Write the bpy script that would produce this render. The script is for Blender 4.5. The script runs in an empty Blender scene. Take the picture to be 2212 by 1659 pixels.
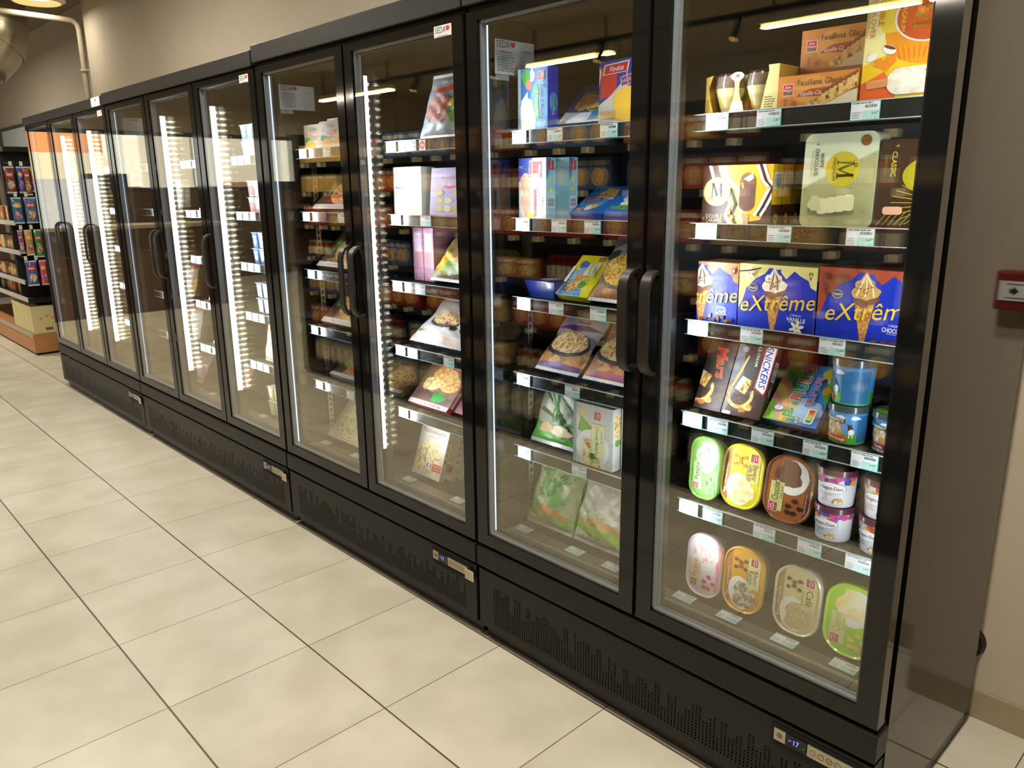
import bpy, bmesh, math, random
from mathutils import Matrix, Vector
R_ = random.Random(7)
PI = math.pi
SC = bpy.context.scene
COL = SC.collection
# ------------------------------------------------------------------ camera
cam_d = bpy.data.cameras.new('camera'); cam = bpy.data.objects.new('camera', cam_d); COL.objects.link(cam)
SC.camera = cam
right = Vector((0.6885177, 0.7251346, -0.0111024)); down = Vector((0.1703486, -0.1765894, -0.9694316)); fwd = Vector((-0.7049289, 0.6655795, -0.2451106))
M = Matrix.Identity(4)
for i in range(3):
    M[i][0] = right[i]; M[i][1] = -down[i]; M[i][2] = -fwd[i]
M.translation = Vector((1.09713, -1.49316, 1.44619))
cam.matrix_world = M
cam_d.sensor_fit = 'HORIZONTAL'; cam_d.sensor_width = 36; cam_d.lens = 1677.154 / 2212 * 36
cam_d.clip_start = .02; cam_d.clip_end = 200
# ------------------------------------------------------------------ world, exposure
W = bpy.data.worlds.new('sky'); SC.world = W; W.use_nodes = True
wn = W.node_tree.nodes; bg = wn['Background']
sky = wn.new('ShaderNodeTexSky'); sky.sky_type = 'HOSEK_WILKIE'; sky.sun_direction = Vector((.5, -.3, .7)).normalized(); sky.turbidity = 4
W.node_tree.links.new(sky.outputs[0], bg.inputs[0]); bg.inputs[1].default_value = 5
vs = SC.view_settings; vs.view_transform = 'Standard'; vs.look = 'None'; vs.gamma = 1; vs.use_curve_mapping = False; vs.exposure = 0.0
cy = SC.cycles; cy.use_denoising = True; cy.max_bounces = 10; cy.diffuse_bounces = 3; cy.glossy_bounces = 6; cy.transmission_bounces = 6
cy.transparent_max_bounces = 24; cy.sample_clamp_indirect = 40; cy.caustics_reflective = False; cy.caustics_refractive = False; cy.blur_glossy = .2

def area(name, loc, size, power, col=(1, 1, 1), rot=(0, 0, 0), sizey=None, spread=PI):
    l = bpy.data.lights.new(name, 'AREA'); l.energy = power; l.color = col; l.size = size; l.spread = spread
    if sizey: l.shape = 'RECTANGLE'; l.size_y = sizey
    o = bpy.data.objects.new(name, l); COL.objects.link(o); o.location = loc; o.rotation_euler = rot
    return o
WARM = (1, .91, .76)
# pendant light bulbs over the aisle (fixtures are built further down)
KEYS = [(.75, -1.0), (-1.6, -.75), (-3.9, -.75), (-6.4, .42), (.72, -.42), (-8.6, -.9)]  # last two are added: one brightens the right wall, one the far end
KEYP = [34, 34, 62, 6, 34, 80]
for (kx, ky), kp in zip(KEYS, KEYP):
    area('lamp_bulb', (kx, ky, 2.90), .22, kp, WARM, sizey=.22)
# linear ceiling fittings further back in the shop
TUBES = [(-10.2, -8.3), (-5.63, -4.39), (-2.72, .4)]
for a, b in TUBES:
    area('tube_bulb', ((a+b)/2, -5.14, 2.77), b-a, 60*(b-a)/1.5, WARM, sizey=.06)
sun_l = bpy.data.lights.new('sun', 'SUN'); sun_l.energy = 8; sun_l.angle = .01; sun_l.color = (1, .95, .85)
sun = bpy.data.objects.new('sun', sun_l); COL.objects.link(sun); sun.rotation_euler = (0, math.radians(48), math.radians(-20))

# ------------------------------------------------------------------ materials
MATS = {}
def lin(h):
    if isinstance(h, str):
        h = tuple(int(h[i:i+2], 16)/255 for i in (0, 2, 4))
    return tuple(c/12.92 if c <= .04045 else ((c+.055)/1.055)**2.4 for c in h)
def _new(name):
    m = bpy.data.materials.new(name); m.use_nodes = True
    return m, m.node_tree.nodes, m.node_tree.links, m.node_tree.nodes['Principled BSDF']
def mat(name, col, rough=.5, metal=0., spec=.5, coat=0., noise=0., scale=20., emit=0., ior=1.5, trans=0.):
    if name in MATS: return MATS[name]
    m, n, l, p = _new(name)
    c = lin(col)
    p.inputs['Base Color'].default_value = (*c, 1); p.inputs['Roughness'].default_value = rough
    p.inputs['Metallic'].default_value = metal; p.inputs['Specular IOR Level'].default_value = spec
    p.inputs['IOR'].default_value = ior
    if coat: p.inputs['Coat Weight'].default_value = coat; p.inputs['Coat Roughness'].default_value = .06
    if trans: p.inputs['Transmission Weight'].default_value = trans
    if noise:
        t = n.new('ShaderNodeTexNoise'); t.inputs['Scale'].default_value = scale; t.inputs['Detail'].default_value = 4
        tc = n.new('ShaderNodeTexCoord'); l.new(tc.outputs['Object'], t.inputs['Vector'])
        r = n.new('ShaderNodeValToRGB'); r.color_ramp.elements[0].position = .3; r.color_ramp.elements[1].position = .7
        r.color_ramp.elements[0].color = (*[x*(1-noise) for x in c], 1); r.color_ramp.elements[1].color = (*[min(1, x*(1+noise)) for x in c], 1)
        l.new(t.outputs['Fac'], r.inputs[0]); l.new(r.outputs[0], p.inputs['Base Color'])
    if emit:
        p.inputs['Emission Color'].default_value = (*c, 1); p.inputs['Emission Strength'].default_value = emit
    MATS[name] = m; return m
def ink(h):
    return mat('print_' + h, h, .38, spec=.45)
def film(h):
    return mat('film_' + h, h, .2, spec=.7, coat=.6)
def food(name, cs, scale=60, rough=.5, cells=.7):
    """speckled food photograph: voronoi cells and noise between several colours"""
    if name in MATS: return MATS[name]
    m, n, l, p = _new(name); scale *= 1.5
    tc = n.new('ShaderNodeTexCoord'); v = n.new('ShaderNodeTexVoronoi'); v.inputs['Scale'].default_value = scale
    nz = n.new('ShaderNodeTexNoise'); nz.inputs['Scale'].default_value = scale*.6; nz.inputs['Detail'].default_value = 5
    l.new(tc.outputs['Object'], nz.inputs['Vector'])
    mx = n.new('ShaderNodeVectorMath'); mx.operation = 'ADD'
    sc = n.new('ShaderNodeVectorMath'); sc.operation = 'SCALE'; sc.inputs['Scale'].default_value = 1.1/scale
    l.new(nz.outputs['Color'], sc.inputs[0]); l.new(sc.outputs[0], mx.inputs[0]); l.new(tc.outputs['Object'], mx.inputs[1]); l.new(mx.outputs[0], v.inputs['Vector'])
    s = n.new('ShaderNodeSeparateColor'); l.new(v.outputs['Color'], s.inputs[0])
    a = n.new('ShaderNodeMath'); a.operation = 'MULTIPLY_ADD'; a.inputs[1].default_value = cells; l.new(s.outputs[0], a.inputs[0])
    b = n.new('ShaderNodeMath'); b.operation = 'MULTIPLY'; b.inputs[1].default_value = 1.15-cells; l.new(nz.outputs['Fac'], b.inputs[0]); l.new(b.outputs[0], a.inputs[2])
    r = n.new('ShaderNodeValToRGB'); e = r.color_ramp.elements
    while len(e) < len(cs): e.new(.5)
    for i, h in enumerate(cs):
        e[i].position = .12 + .76*i/(len(cs)-1); e[i].color = (*lin(h), 1)
    l.new(a.outputs[0], r.inputs[0]); l.new(r.outputs[0], p.inputs['Base Color']); p.inputs['Roughness'].default_value = rough
    MATS[name] = m; return m
def glow(name, h, strength):
    if name in MATS: return MATS[name]
    m, n, l, p = _new(name); n.remove(p)
    e = n.new('ShaderNodeEmission'); e.inputs[0].default_value = (*lin(h), 1); e.inputs[1].default_value = strength
    l.new(e.outputs[0], n['Material Output'].inputs[0]); m.cycles.emission_sampling = 'NONE'
    MATS[name] = m; return m
def glass_mat():
    m, n, l, p = _new('door_glass'); n.remove(p)
    g = n.new('ShaderNodeBsdfGlossy'); g.inputs['Roughness'].default_value = .0; g.inputs['Color'].default_value = (1, .93, .78, 1)
    t = n.new('ShaderNodeBsdfTransparent'); t.inputs[0].default_value = (.985, .99, .985, 1)
    fr = n.new('ShaderNodeFresnel'); geo = n.new('ShaderNodeNewGeometry'); mi = n.new('ShaderNodeMix')
    mi.inputs['A'].default_value = GLASS_IOR; mi.inputs['B'].default_value = 1/GLASS_IOR
    l.new(geo.outputs['Backfacing'], mi.inputs['Factor']); l.new(mi.outputs['Result'], fr.inputs['IOR'])
    x = n.new('ShaderNodeMixShader'); l.new(fr.outputs[0], x.inputs[0]); l.new(t.outputs[0], x.inputs[1]); l.new(g.outputs[0], x.inputs[2])
    l.new(x.outputs[0], n['Material Output'].inputs[0]); MATS['door_glass'] = m; return m
GLASS_IOR = 1.62
GLASS = glass_mat()
def floor_mat():
    m, n, l, p = _new('floor_tiles')
    tc = n.new('ShaderNodeNewGeometry'); sep = n.new('ShaderNodeSeparateXYZ'); l.new(tc.outputs['Position'], sep.inputs[0])
    def math_(op, a, b=None, c=None):
        q = n.new('ShaderNodeMath'); q.operation = op
        for i, v in enumerate((a, b, c)):
            if v is None: continue
            if isinstance(v, (int, float)): q.inputs[i].default_value = v
            else: l.new(v, q.inputs[i])
        return q.outputs[0]
    TX, TY = .4404, .447
    u = math_('DIVIDE', math_('ADD', sep.outputs[0], 4.532), TX); v = math_('DIVIDE', math_('ADD', sep.outputs[1], .8841), TY)
    fu = math_('ABSOLUTE', math_('SUBTRACT', math_('FRACT', math_('ADD', u, .5)), .5)); fv = math_('ABSOLUTE', math_('SUBTRACT', math_('FRACT', math_('ADD', v, .5)), .5))
    gu = math_('LESS_THAN', fu, .0032); gv = math_('LESS_THAN', fv, .0062)
    grout = math_('MAXIMUM', gu, gv)
    fl = n.new('ShaderNodeCombineXYZ'); l.new(math_('FLOOR', u), fl.inputs[0]); l.new(math_('FLOOR', v), fl.inputs[1])
    wn_ = n.new('ShaderNodeTexWhiteNoise'); l.new(fl.outputs[0], wn_.inputs['Vector'])
    nz = n.new('ShaderNodeTexNoise'); nz.inputs['Scale'].default_value = 5; nz.inputs['Detail'].default_value = 3
    ad = n.new('ShaderNodeVectorMath'); ad.operation = 'ADD'; sc = n.new('ShaderNodeVectorMath'); sc.operation = 'SCALE'; sc.inputs['Scale'].default_value = 7
    l.new(wn_.outputs['Color'], sc.inputs[0]); l.new(sc.outputs[0], ad.inputs[0]); l.new(tc.outputs['Position'], ad.inputs[1]); l.new(ad.outputs[0], nz.inputs['Vector'])
    rp = n.new('ShaderNodeValToRGB'); rp.color_ramp.elements[0].position = .35; rp.color_ramp.elements[1].position = .68
    rp.color_ramp.elements[0].color = (*lin('c2bdac'), 1); rp.color_ramp.elements[1].color = (*lin('d1ccbd'), 1); l.new(nz.outputs['Fac'], rp.inputs[0])
    mx = n.new('ShaderNodeMix'); mx.data_type = 'RGBA'; l.new(grout, mx.inputs[0]); l.new(rp.outputs[0], mx.inputs[6]); mx.inputs[7].default_value = (*lin('564d3a'), 1)
    l.new(mx.outputs[2], p.inputs['Base Color'])
    rr = n.new('ShaderNodeMapRange'); rr.inputs['To Min'].default_value = .3; rr.inputs['To Max'].default_value = .42; l.new(nz.outputs['Fac'], rr.inputs[0]); l.new(rr.outputs[0], p.inputs['Roughness'])
    p.inputs['Specular IOR Level'].default_value = .5
    bp = n.new('ShaderNodeBump'); bp.inputs['Strength'].default_value = .25; bp.inputs['Distance'].default_value = .001; l.new(math_('SUBTRACT', 1, grout), bp.inputs['Height']); l.new(bp.outputs[0], p.inputs['Normal'])
    MATS['floor_tiles'] = m; return m
FLOOR = floor_mat()
WALL = mat('wall_paint', 'bbb0a0', .85, noise=.04, scale=3)
BASEB = mat('baseboard_tile', '9c8f76', .35, noise=.05, scale=8)
CEIL = mat('ceiling_paint', 'a3977f', .9, noise=.03, scale=3)
BLK = mat('black_paint', '181715', .45, spec=.3, noise=.08, scale=60)
BLKG = mat('black_glass_border', '151515', .06, spec=.4, noise=.02, scale=40)
SIDE = mat('glossy_side_panel', '0d0b08', .07, ior=1.42, spec=.5, noise=.03, scale=30)
DARK = mat('dark_interior', '131313', .45, noise=.1, scale=30)
GAP = mat('rubber_gasket', '060606', .8, noise=.1, scale=40)
KICK = mat('kick_plate', '2c2a28', .4, noise=.1, scale=20)
RAIL = mat('price_rail_plastic', '181b1b', .16, spec=.7, noise=.05, scale=40)
RAILE = mat('clear_rail_edge', 'b9c4c4', .15, spec=.8, noise=.03, scale=40)
CHROME = mat('chrome', 'd0d0d0', .2, metal=1, noise=.04, scale=60)
STEEL = mat('brushed_aluminium', 'b7ae98', .35, metal=.9, noise=.06, scale=50)
WHITE = mat('white_paper', 'e6e8ea', .5, noise=.02, scale=50)
DUCTM = mat('galvanised_duct', 'b8b09c', .32, metal=.85, noise=.12, scale=6)

# ------------------------------------------------------------------ mesh builder
class MB:
    def __init__(s): s.v = []; s.f = []; s.m = []; s.mats = []
    def mi(s, m):
        if m not in s.mats: s.mats.append(m)
        return s.mats.index(m)
    def face(s, pts, m):
        i = len(s.v); s.v += [tuple(p) for p in pts]; s.f.append(tuple(range(i, i+len(pts)))); s.m.append(s.mi(m))
    def idx(s, verts, faces, m):
        i = len(s.v); s.v += [tuple(p) for p in verts]; k = s.mi(m)
        for f in faces: s.f.append(tuple(i+j for j in f)); s.m.append(k)
    def box(s, x0, x1, y0, y1, z0, z1, m, b=0.):
        if b <= 0 or min(x1-x0, y1-y0, z1-z0) < 2.2*b:
            V = [(x, y, z) for x in (x0, x1) for y in (y0, y1) for z in (z0, z1)]
            s.idx(V, [(0, 1, 3, 2), (4, 6, 7, 5), (0, 4, 5, 1), (2, 3, 7, 6), (0, 2, 6, 4), (1, 5, 7, 3)], m); return
        bm = bmesh.new(); bmesh.ops.create_cube(bm, size=1)
        for v in bm.verts: v.co = Vector(((x0+x1)/2+v.co.x*(x1-x0), (y0+y1)/2+v.co.y*(y1-y0), (z0+z1)/2+v.co.z*(z1-z0)))
        bmesh.ops.bevel(bm, geom=bm.edges[:], offset=b, segments=2, affect='EDGES', profile=.6)
        bm.verts.ensure_lookup_table()
        s.idx([v.co[:] for v in bm.verts], [tuple(v.index for v in f.verts) for f in bm.faces], m); bm.free()
    def tube(s, pts, r, m, n=10, cap=True):
        P = [Vector(p) for p in pts]; rings = []
        rs = r if isinstance(r, (list, tuple)) else [r]*len(P)
        a = None
        for i, p in enumerate(P):
            t = (P[min(i+1, len(P)-1)]-P[max(i-1, 0)]).normalized()
            if a is None: a = t.cross(Vector((0, 0, 1))) if abs(t.z) < .9 else t.cross(Vector((0, 1, 0)))
            a = (a-t*a.dot(t)).normalized(); b = t.cross(a)
            rings.append([p+(a*math.cos(2*PI*k/n)+b*math.sin(2*PI*k/n))*rs[i] for k in range(n)])
        V = [q[:] for g in rings for q in g]; F = []
        for i in range(len(P)-1):
            for k in range(n): F.append((i*n+k, i*n+(k+1) % n, (i+1)*n+(k+1) % n, (i+1)*n+k))
        if cap: F.append(tuple(range(n))[::-1]); F.append(tuple((len(P)-1)*n+k for k in range(n)))
        s.idx(V, F, m)
    def sweep_rect(s, pts, w, t, m):
        """flat bar swept along a path in the yz plane; w along x"""
        P = [Vector(p) for p in pts]; V = []; F = []
        for i, p in enumerate(P):
            d = (P[min(i+1, len(P)-1)]-P[max(i-1, 0)]).normalized(); nn = Vector((0, -d.z, d.y))
            for sx, st in ((-1, -1), (1, -1), (1, 1), (-1, 1)): V.append((p+Vector((sx*w/2, 0, 0))+nn*st*t/2)[:])
        for i in range(len(P)-1):
            for k in range(4): F.append((i*4+k, i*4+(k+1) % 4, i*4+4+(k+1) % 4, i*4+4+k))
        e = (len(P)-1)*4
        s.idx(V, F+[(3, 2, 1, 0), (e, e+1, e+2, e+3)], m)
    def lathe(s, prof, m, n=28, cx=0, cy_=0, ms=None):
        for i in range(len(prof)-1):
            (r0, z0), (r1, z1) = prof[i], prof[i+1]; V = []; F = []
            for k in range(n):
                a = 2*PI*k/n; V += [(cx+r0*math.cos(a), cy_+r0*math.sin(a), z0), (cx+r1*math.cos(a), cy_+r1*math.sin(a), z1)]
            for k in range(n): j = (k+1) % n; F.append((2*k, 2*j, 2*j+1, 2*k+1))
            s.idx(V, F, ms[i] if ms else m)
    def prism(s, outline, y0, y1, m, s1=1., mc=None):
        """outline in xz, extruded along y from y0 (front) to y1 (back, scaled by s1)"""
        n = len(outline); cx = sum(p[0] for p in outline)/n; cz = sum(p[1] for p in outline)/n
        A = [(x, y0, z) for x, z in outline]; B = [(cx+(x-cx)*s1, y1, cz+(z-cz)*s1) for x, z in outline]
        s.idx(A+B, [(i, (i+1) % n, n+(i+1) % n, n+i) for i in range(n)], m)
        s.face(A, mc or m); s.face(B[::-1], m)
def obj(name, mb, parent=None, smooth=False, loc=None):
    me = bpy.data.meshes.new(name); me.from_pydata(mb.v, [], mb.f)
    for m in mb.mats: me.materials.append(m)
    me.polygons.foreach_set('material_index', mb.m)
    if smooth:
        me.polygons.foreach_set('use_smooth', [True]*len(me.polygons))
        bm = bmesh.new(); bm.from_mesh(me); bmesh.ops.remove_doubles(bm, verts=bm.verts, dist=1e-5)
        for e in bm.edges:
            if len(e.link_faces) == 2 and e.calc_face_angle(0) > .6: e.smooth = False
        bm.to_mesh(me); bm.free()
    me.update()
    o = bpy.data.objects.new(name, me); COL.objects.link(o)
    if parent: o.parent = parent
    if loc: o.location = loc
    return o
def tag(o, label, cat, group=None, kind=None):
    o['label'] = label; o['category'] = cat
    if group: o['group'] = group
    if kind: o['kind'] = kind
    return o
def empty(name, label, cat, loc=(0, 0, 0), group=None):
    o = bpy.data.objects.new(name, None); COL.objects.link(o); o.location = loc; o.empty_display_size = .05
    return tag(o, label, cat, group)
def struct(name, mb):
    o = obj(name, mb); o['kind'] = 'structure'; return o
def qbox(*a, b=0.):
    mb = MB(); mb.box(*a, b=b); return mb
def dup(root, loc, rot=None, label=None, group=None):
    r = root.copy(); COL.objects.link(r); r.location = loc
    if rot is not None: r.rotation_euler = rot
    if label: r['label'] = label
    if group: r['group'] = group
    for ch in list(root.children):
        c = ch.copy(); COL.objects.link(c); c.parent = r
        for g in list(ch.children):
            d = g.copy(); COL.objects.link(d); d.parent = c
    return r

# ------------------------------------------------------------------ printed artwork
TXT = {}
def text_tris(s, bold=False, ital=False):
    k = (s, bold, ital)
    if k in TXT: return TXT[k]
    cu = bpy.data.curves.new('t', 'FONT'); cu.body = s; cu.size = 1; cu.resolution_u = 2
    if bold: cu.offset = .012
    if ital: cu.shear = .3
    o = bpy.data.objects.new('t', cu); COL.objects.link(o)
    dg = bpy.context.evaluated_depsgraph_get(); me = bpy.data.meshes.new_from_object(o.evaluated_get(dg)); me.calc_loop_triangles()
    V = [(v.co.x, v.co.y) for v in me.vertices]
    T = [[V[i] for i in t.vertices] for t in me.loop_triangles]
    bpy.data.objects.remove(o); bpy.data.curves.remove(cu); bpy.data.meshes.remove(me)
    if V: x0 = min(v[0] for v in V); x1 = max(v[0] for v in V)
    else: x0 = x1 = 0
    TXT[k] = (T, x0, x1); return TXT[k]
def clip(poly, cp):
    """Sutherland-Hodgman against convex ccw polygon"""
    out = poly
    for i in range(len(cp)):
        a = cp[i]; b = cp[(i+1) % len(cp)]; inp = out; out = []
        if not inp: return []
        def side(p): return (b[0]-a[0])*(p[1]-a[1])-(b[1]-a[1])*(p[0]-a[0])
        for j in range(len(inp)):
            p = inp[j]; q = inp[(j+1) % len(inp)]; sp = side(p); sq = side(q)
            if sp >= -1e-9: out.append(p)
            if (sp > 1e-9 and sq < -1e-9) or (sp < -1e-9 and sq > 1e-9):
                t = sp/(sp-sq); out.append((p[0]+(q[0]-p[0])*t, p[1]+(q[1]-p[1])*t))
    return out
def rr(w, h, r, n=6, x=0, z=0):
    P = []
    for cx, cz, a0 in ((x+w-r, z+r, -90), (x+w-r, z+h-r, 0), (x+r, z+h-r, 90), (x+r, z+r, 180)):
        for k in range(n+1):
            a = math.radians(a0+90*k/n); P.append((cx+r*math.cos(a), cz+r*math.sin(a)))
    return P
class Art:
    def __init__(s, mb, fn, w, h, clip_=None, su=None, sv=None, step=.00012):
        s.mb = mb; s.fn = fn; s.w = w; s.h = h; s.d = .0002; s.step = step; s.su = su; s.sv = sv
        s.cp = clip_ or [(0, 0), (w, 0), (w, h), (0, h)]
    def _m(s, c): return ink(c) if isinstance(c, str) else c
    def put(s, poly, c, up=True):
        if up: s.d += s.step
        P = clip(poly, s.cp)
        if len(P) < 3: return
        if s.su or s.sv:
            us = [p[0] for p in P]; vs_ = [p[1] for p in P]; du = s.su or 9; dv = s.sv or 9
            for i in range(int(min(us)//du), int(max(us)//du)+1):
                C1 = clip(P, [(i*du, -9), ((i+1)*du, -9), ((i+1)*du, 9), (i*du, 9)])
                if len(C1) < 3: continue
                for j in range(int(min(vs_)//dv), int(max(vs_)//dv)+1):
                    C2 = clip(C1, [(-9, j*dv), (9, j*dv), (9, (j+1)*dv), (-9, (j+1)*dv)]) if s.sv else C1
                    if len(C2) >= 3: s.mb.face([s.fn(u, v, s.d) for u, v in C2], s._m(c))
            return
        s.mb.face([s.fn(u, v, s.d) for u, v in P], s._m(c))
    def rect(s, u0, v0, u1, v1, c, rot=0):
        s.rpoly([(u0, v0), (u1, v0), (u1, v1), (u0, v1)], c, rot)
    def rpoly(s, P, c, rot=0):
        if rot:
            cu = sum(p[0] for p in P)/len(P); cv = sum(p[1] for p in P)/len(P); a = math.radians(rot)
            P = [(cu+(u-cu)*math.cos(a)-(v-cv)*math.sin(a), cv+(u-cu)*math.sin(a)+(v-cv)*math.cos(a)) for u, v in P]
        s.put(P, c)
    def ell(s, u, v, ru, rv, c, rot=0, n=26, a0=0, a1=360):
        a_ = math.radians(rot); P = []
        for k in range(n if a1-a0 == 360 else n+1):
            t = math.radians(a0+(a1-a0)*k/n); x, y = ru*math.cos(t), rv*math.sin(t)
            P.append((u+x*math.cos(a_)-y*math.sin(a_), v+x*math.sin(a_)+y*math.cos(a_)))
        s.put(P, c)
    def blob(s, u, v, ru, rv, c, seed=1, amp=.22, n=22, rot=0):
        q = random.Random(seed); a_ = math.radians(rot); P = []
        ph = [q.uniform(0, 6) for _ in range(3)]
        for k in range(n):
            t = 2*PI*k/n; f = 1+amp*(.5*math.sin(3*t+ph[0])+.35*math.sin(5*t+ph[1])+.25*math.sin(8*t+ph[2])); x, y = ru*f*math.cos(t), rv*f*math.sin(t)
            P.append((u+x*math.cos(a_)-y*math.sin(a_), v+x*math.sin(a_)+y*math.cos(a_)))
        s.put(P, c)
    def arc(s, u, v, r0, r1, c, a0, a1, n=18, k2=1.):
        s.d += s.step
        for k in range(n):
            t0 = math.radians(a0+(a1-a0)*k/n); t1 = math.radians(a0+(a1-a0)*(k+1)/n)
            s.put([(u+r0*math.cos(t0), v+r0*k2*math.sin(t0)), (u+r1*math.cos(t0), v+r1*k2*math.sin(t0)), (u+r1*math.cos(t1), v+r1*k2*math.sin(t1)), (u+r0*math.cos(t1), v+r0*k2*math.sin(t1))], c, False)
    def stroke(s, pts, w, c):
        s.d += s.step
        for (a, b), (e, f) in zip(pts[:-1], pts[1:]):
            dx, dy = e-a, f-b; L = math.hypot(dx, dy) or 1; nx, ny = -dy/L*w/2, dx/L*w/2; ex, ey = dx/L*w*.3, dy/L*w*.3
            s.put([(a+nx-ex, b+ny-ey), (a-nx-ex, b-ny-ey), (e-nx+ex, f-ny+ey), (e+nx+ex, f+ny+ey)], c, False)
    def text(s, t, u, v, h, c, rot=0, al='c', mw=None, bold=False, ital=False, st=1., ol=None):
        T, x0, x1 = text_tris(t, bold, ital); k = h/.73; wx = (x1-x0)*k*st
        kx = k*st
        if mw and wx > mw: kx *= mw/wx; wx = mw
        off = {'c': -wx/2, 'l': 0, 'r': -wx}[al]; a = math.radians(rot); ca, sa = math.cos(a), math.sin(a)
        def tr(p, dx=0, dy=0):
            x = (p[0]-x0)*kx+off+dx; y = (p[1])*k-h/2+dy
            return (u+x*ca-y*sa, v+x*sa+y*ca)
        if ol:
            s.d += s.step
            oc, ow = ol; T2 = text_tris(t, True, ital)[0]
            for i in range(8):
                dx, dy = ow*math.cos(i*PI/4), ow*math.sin(i*PI/4)
                for tri in T2: s.put([tr(p, dx, dy) for p in tri], oc, False)
        s.d += s.step
        for tri in T: s.put([tr(p) for p in tri], c, False)
    def barcode(s, u0, v0, u1, v1, c='2a2a2a', seed=3, vert=False):
        q = random.Random(seed); s.d += s.step; x = u0 if not vert else v0; e = u1 if not vert else v1
        L = e-x
        while x < e:
            w = L*q.choice((.012, .02, .034))
            P = [(x, v0), (min(x+w, e), v0), (min(x+w, e), v1), (x, v1)] if not vert else [(u0, x), (u1, x), (u1, min(x+w, e)), (u0, min(x+w, e))]
            s.put(P, c, False); x += w+L*q.choice((.014, .026, .03))
    def lines(s, u0, v0, u1, v1, n, c, seed=1, fill=.45):
        q = random.Random(seed); s.d += s.step; hh = (v1-v0)/n
        for i in range(n):
            v = v1-hh*(i+.5); u = u0
            e = u0+(u1-u0)*q.uniform(.7, 1)
            while u < e:
                w = (u1-u0)*q.uniform(.08, .25); s.put([(u, v-hh*fill/2), (min(u+w, e), v-hh*fill/2), (min(u+w, e), v+hh*fill/2), (u, v+hh*fill/2)], c, False); u += w+(u1-u0)*.03
def big_m(a, u, v, s, c, rot=0, kx=1.):
    """serif capital M drawn as polygons, height s"""
    t = math.radians(rot); ca, sa = math.cos(t), math.sin(t)
    def R(P): return [(u+x*s*kx*ca-y*s*sa, v+x*s*kx*sa+y*s*ca) for x, y in P]
    for P in ([(-.42, -.5), (-.34, -.5), (-.28, .5), (-.40, .5)], [(.28, -.5), (.46, -.5), (.42, .5), (.26, .5)], [(-.42, .5), (-.24, .5), (.07, -.30), (-.03, -.46)], [(-.03, -.46), (.03, -.46), (.42, .5), (.32, .5)], [(-.54, -.5), (-.22, -.5), (-.22, -.44), (-.54, -.44)], [(.18, -.5), (.56, -.5), (.56, -.43), (.18, -.43)], [(-.52, .44), (-.3, .44), (-.3, .5), (-.52, .5)], [(.3, .44), (.54, .44), (.54, .5), (.3, .5)]):
        a.put(R(P), c, False)
    a.d += a.step
def bf_logo(a, u, v, s, rot=0):
    """red square grocery logo with a green leaf"""
    t = math.radians(rot); c, n = math.cos(t), math.sin(t)
    def R(x, y): return (u+x*c-y*n, v+x*n+y*c)
    a.put([R(*p) for p in ((-s/2, -s/2), (s/2, -s/2), (s/2, s/2), (-s/2, s/2))], 'f2e4e0')
    k = .45*s; a.put([R(*p) for p in ((-k, -k), (k, -k), (k, k), (-k, k))], 'd0263a')
    a.text('Belle', *R(0, .24*s), .2*s, 'f4f0f0', rot, mw=.7*s, bold=True); a.text('France', *R(0, -.02*s), .2*s, 'f4f0f0', rot, mw=.8*s, bold=True)
    a.put([R(-.35*s, -.42*s), R(-.1*s, -.44*s), R(.15*s, -.36*s), R(.3*s, -.17*s), R(.05*s, -.16*s), R(-.18*s, -.25*s)], '1f9e3c')
# ================================================================== THE ROOM
ZC = 3.15
struct('floor', qbox(-12, 2.6, -8.5, 1.6, -.1, 0, FLOOR))
struct('ceiling', qbox(-12, 2.6, -8.5, 1.6, ZC, ZC+.1, CEIL))
struct('wall_back', qbox(-6.52, .28, .78, 1.4, 0, ZC, WALL))
struct('wall_back_left', qbox(-12, -6.52, 1.02, 1.4, 0, ZC, WALL))
struct('wall_back_right', qbox(.28, .786, .725, 1.4, 0, ZC, WALL))
struct('wall_back_recess', qbox(.786, 2.6, .94, 1.4, 0, ZC, WALL))
struct('wall_right', qbox(2.6, 2.75, -8.5, 1.6, 0, ZC, WALL))
struct('wall_front', qbox(-12, 2.6, -8.65, -8.5, 0, ZC, WALL))
def bboard(name, x0, x1, y):
    mb = MB(); mb.box(x0, x1, y-.009, y-.0005, .0005, .085, BASEB, b=.002); struct(name, mb)
bboard('baseboard_right', .281, .786, .725); bboard('baseboard_recess', .788, 2.599, .94)
mb = MB()
# left shop front with a wide window
mb.box(-12.15, -12, -8.5, 1.6, 0, 1.45, mat('plinth_brown', '5a4a3c', .7, noise=.05)); mb.box(-12.15, -12, -8.5, 1.6, 2.36, ZC, WALL)
mb.box(-12.15, -12, -8.5, -7.2, 1.45, 2.36, WALL); mb.box(-12.15, -12, -1.2, 1.6, 1.45, 2.36, WALL)
struct('wall_left', mb)
mb = MB(); FR = mat('window_frame', '33363a', .4, noise=.05)
for y in (-7.2, -5.2, -3.2, -1.26): mb.box(-12.1, -12.04, y, y+.06, 1.45, 2.36, FR)
for z in (1.45, 2.30): mb.box(-12.1, -12.04, -7.2, -1.2, z, z+.06, FR)
struct('window_1', mb)
# dark framed panel high on the wall beyond the freezers
mb = MB(); mb.box(-11.9, -8.9, .93, 1.019, 1.70, 2.24, mat('dark_frame', '3a3d40', .4, noise=.05)); mb.box(-10.7, -9.0, .90, .935, 1.76, 2.19, mat('frosted_panel', 'a9b2b4', .5, noise=.04))
struct('window_2', mb)
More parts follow.
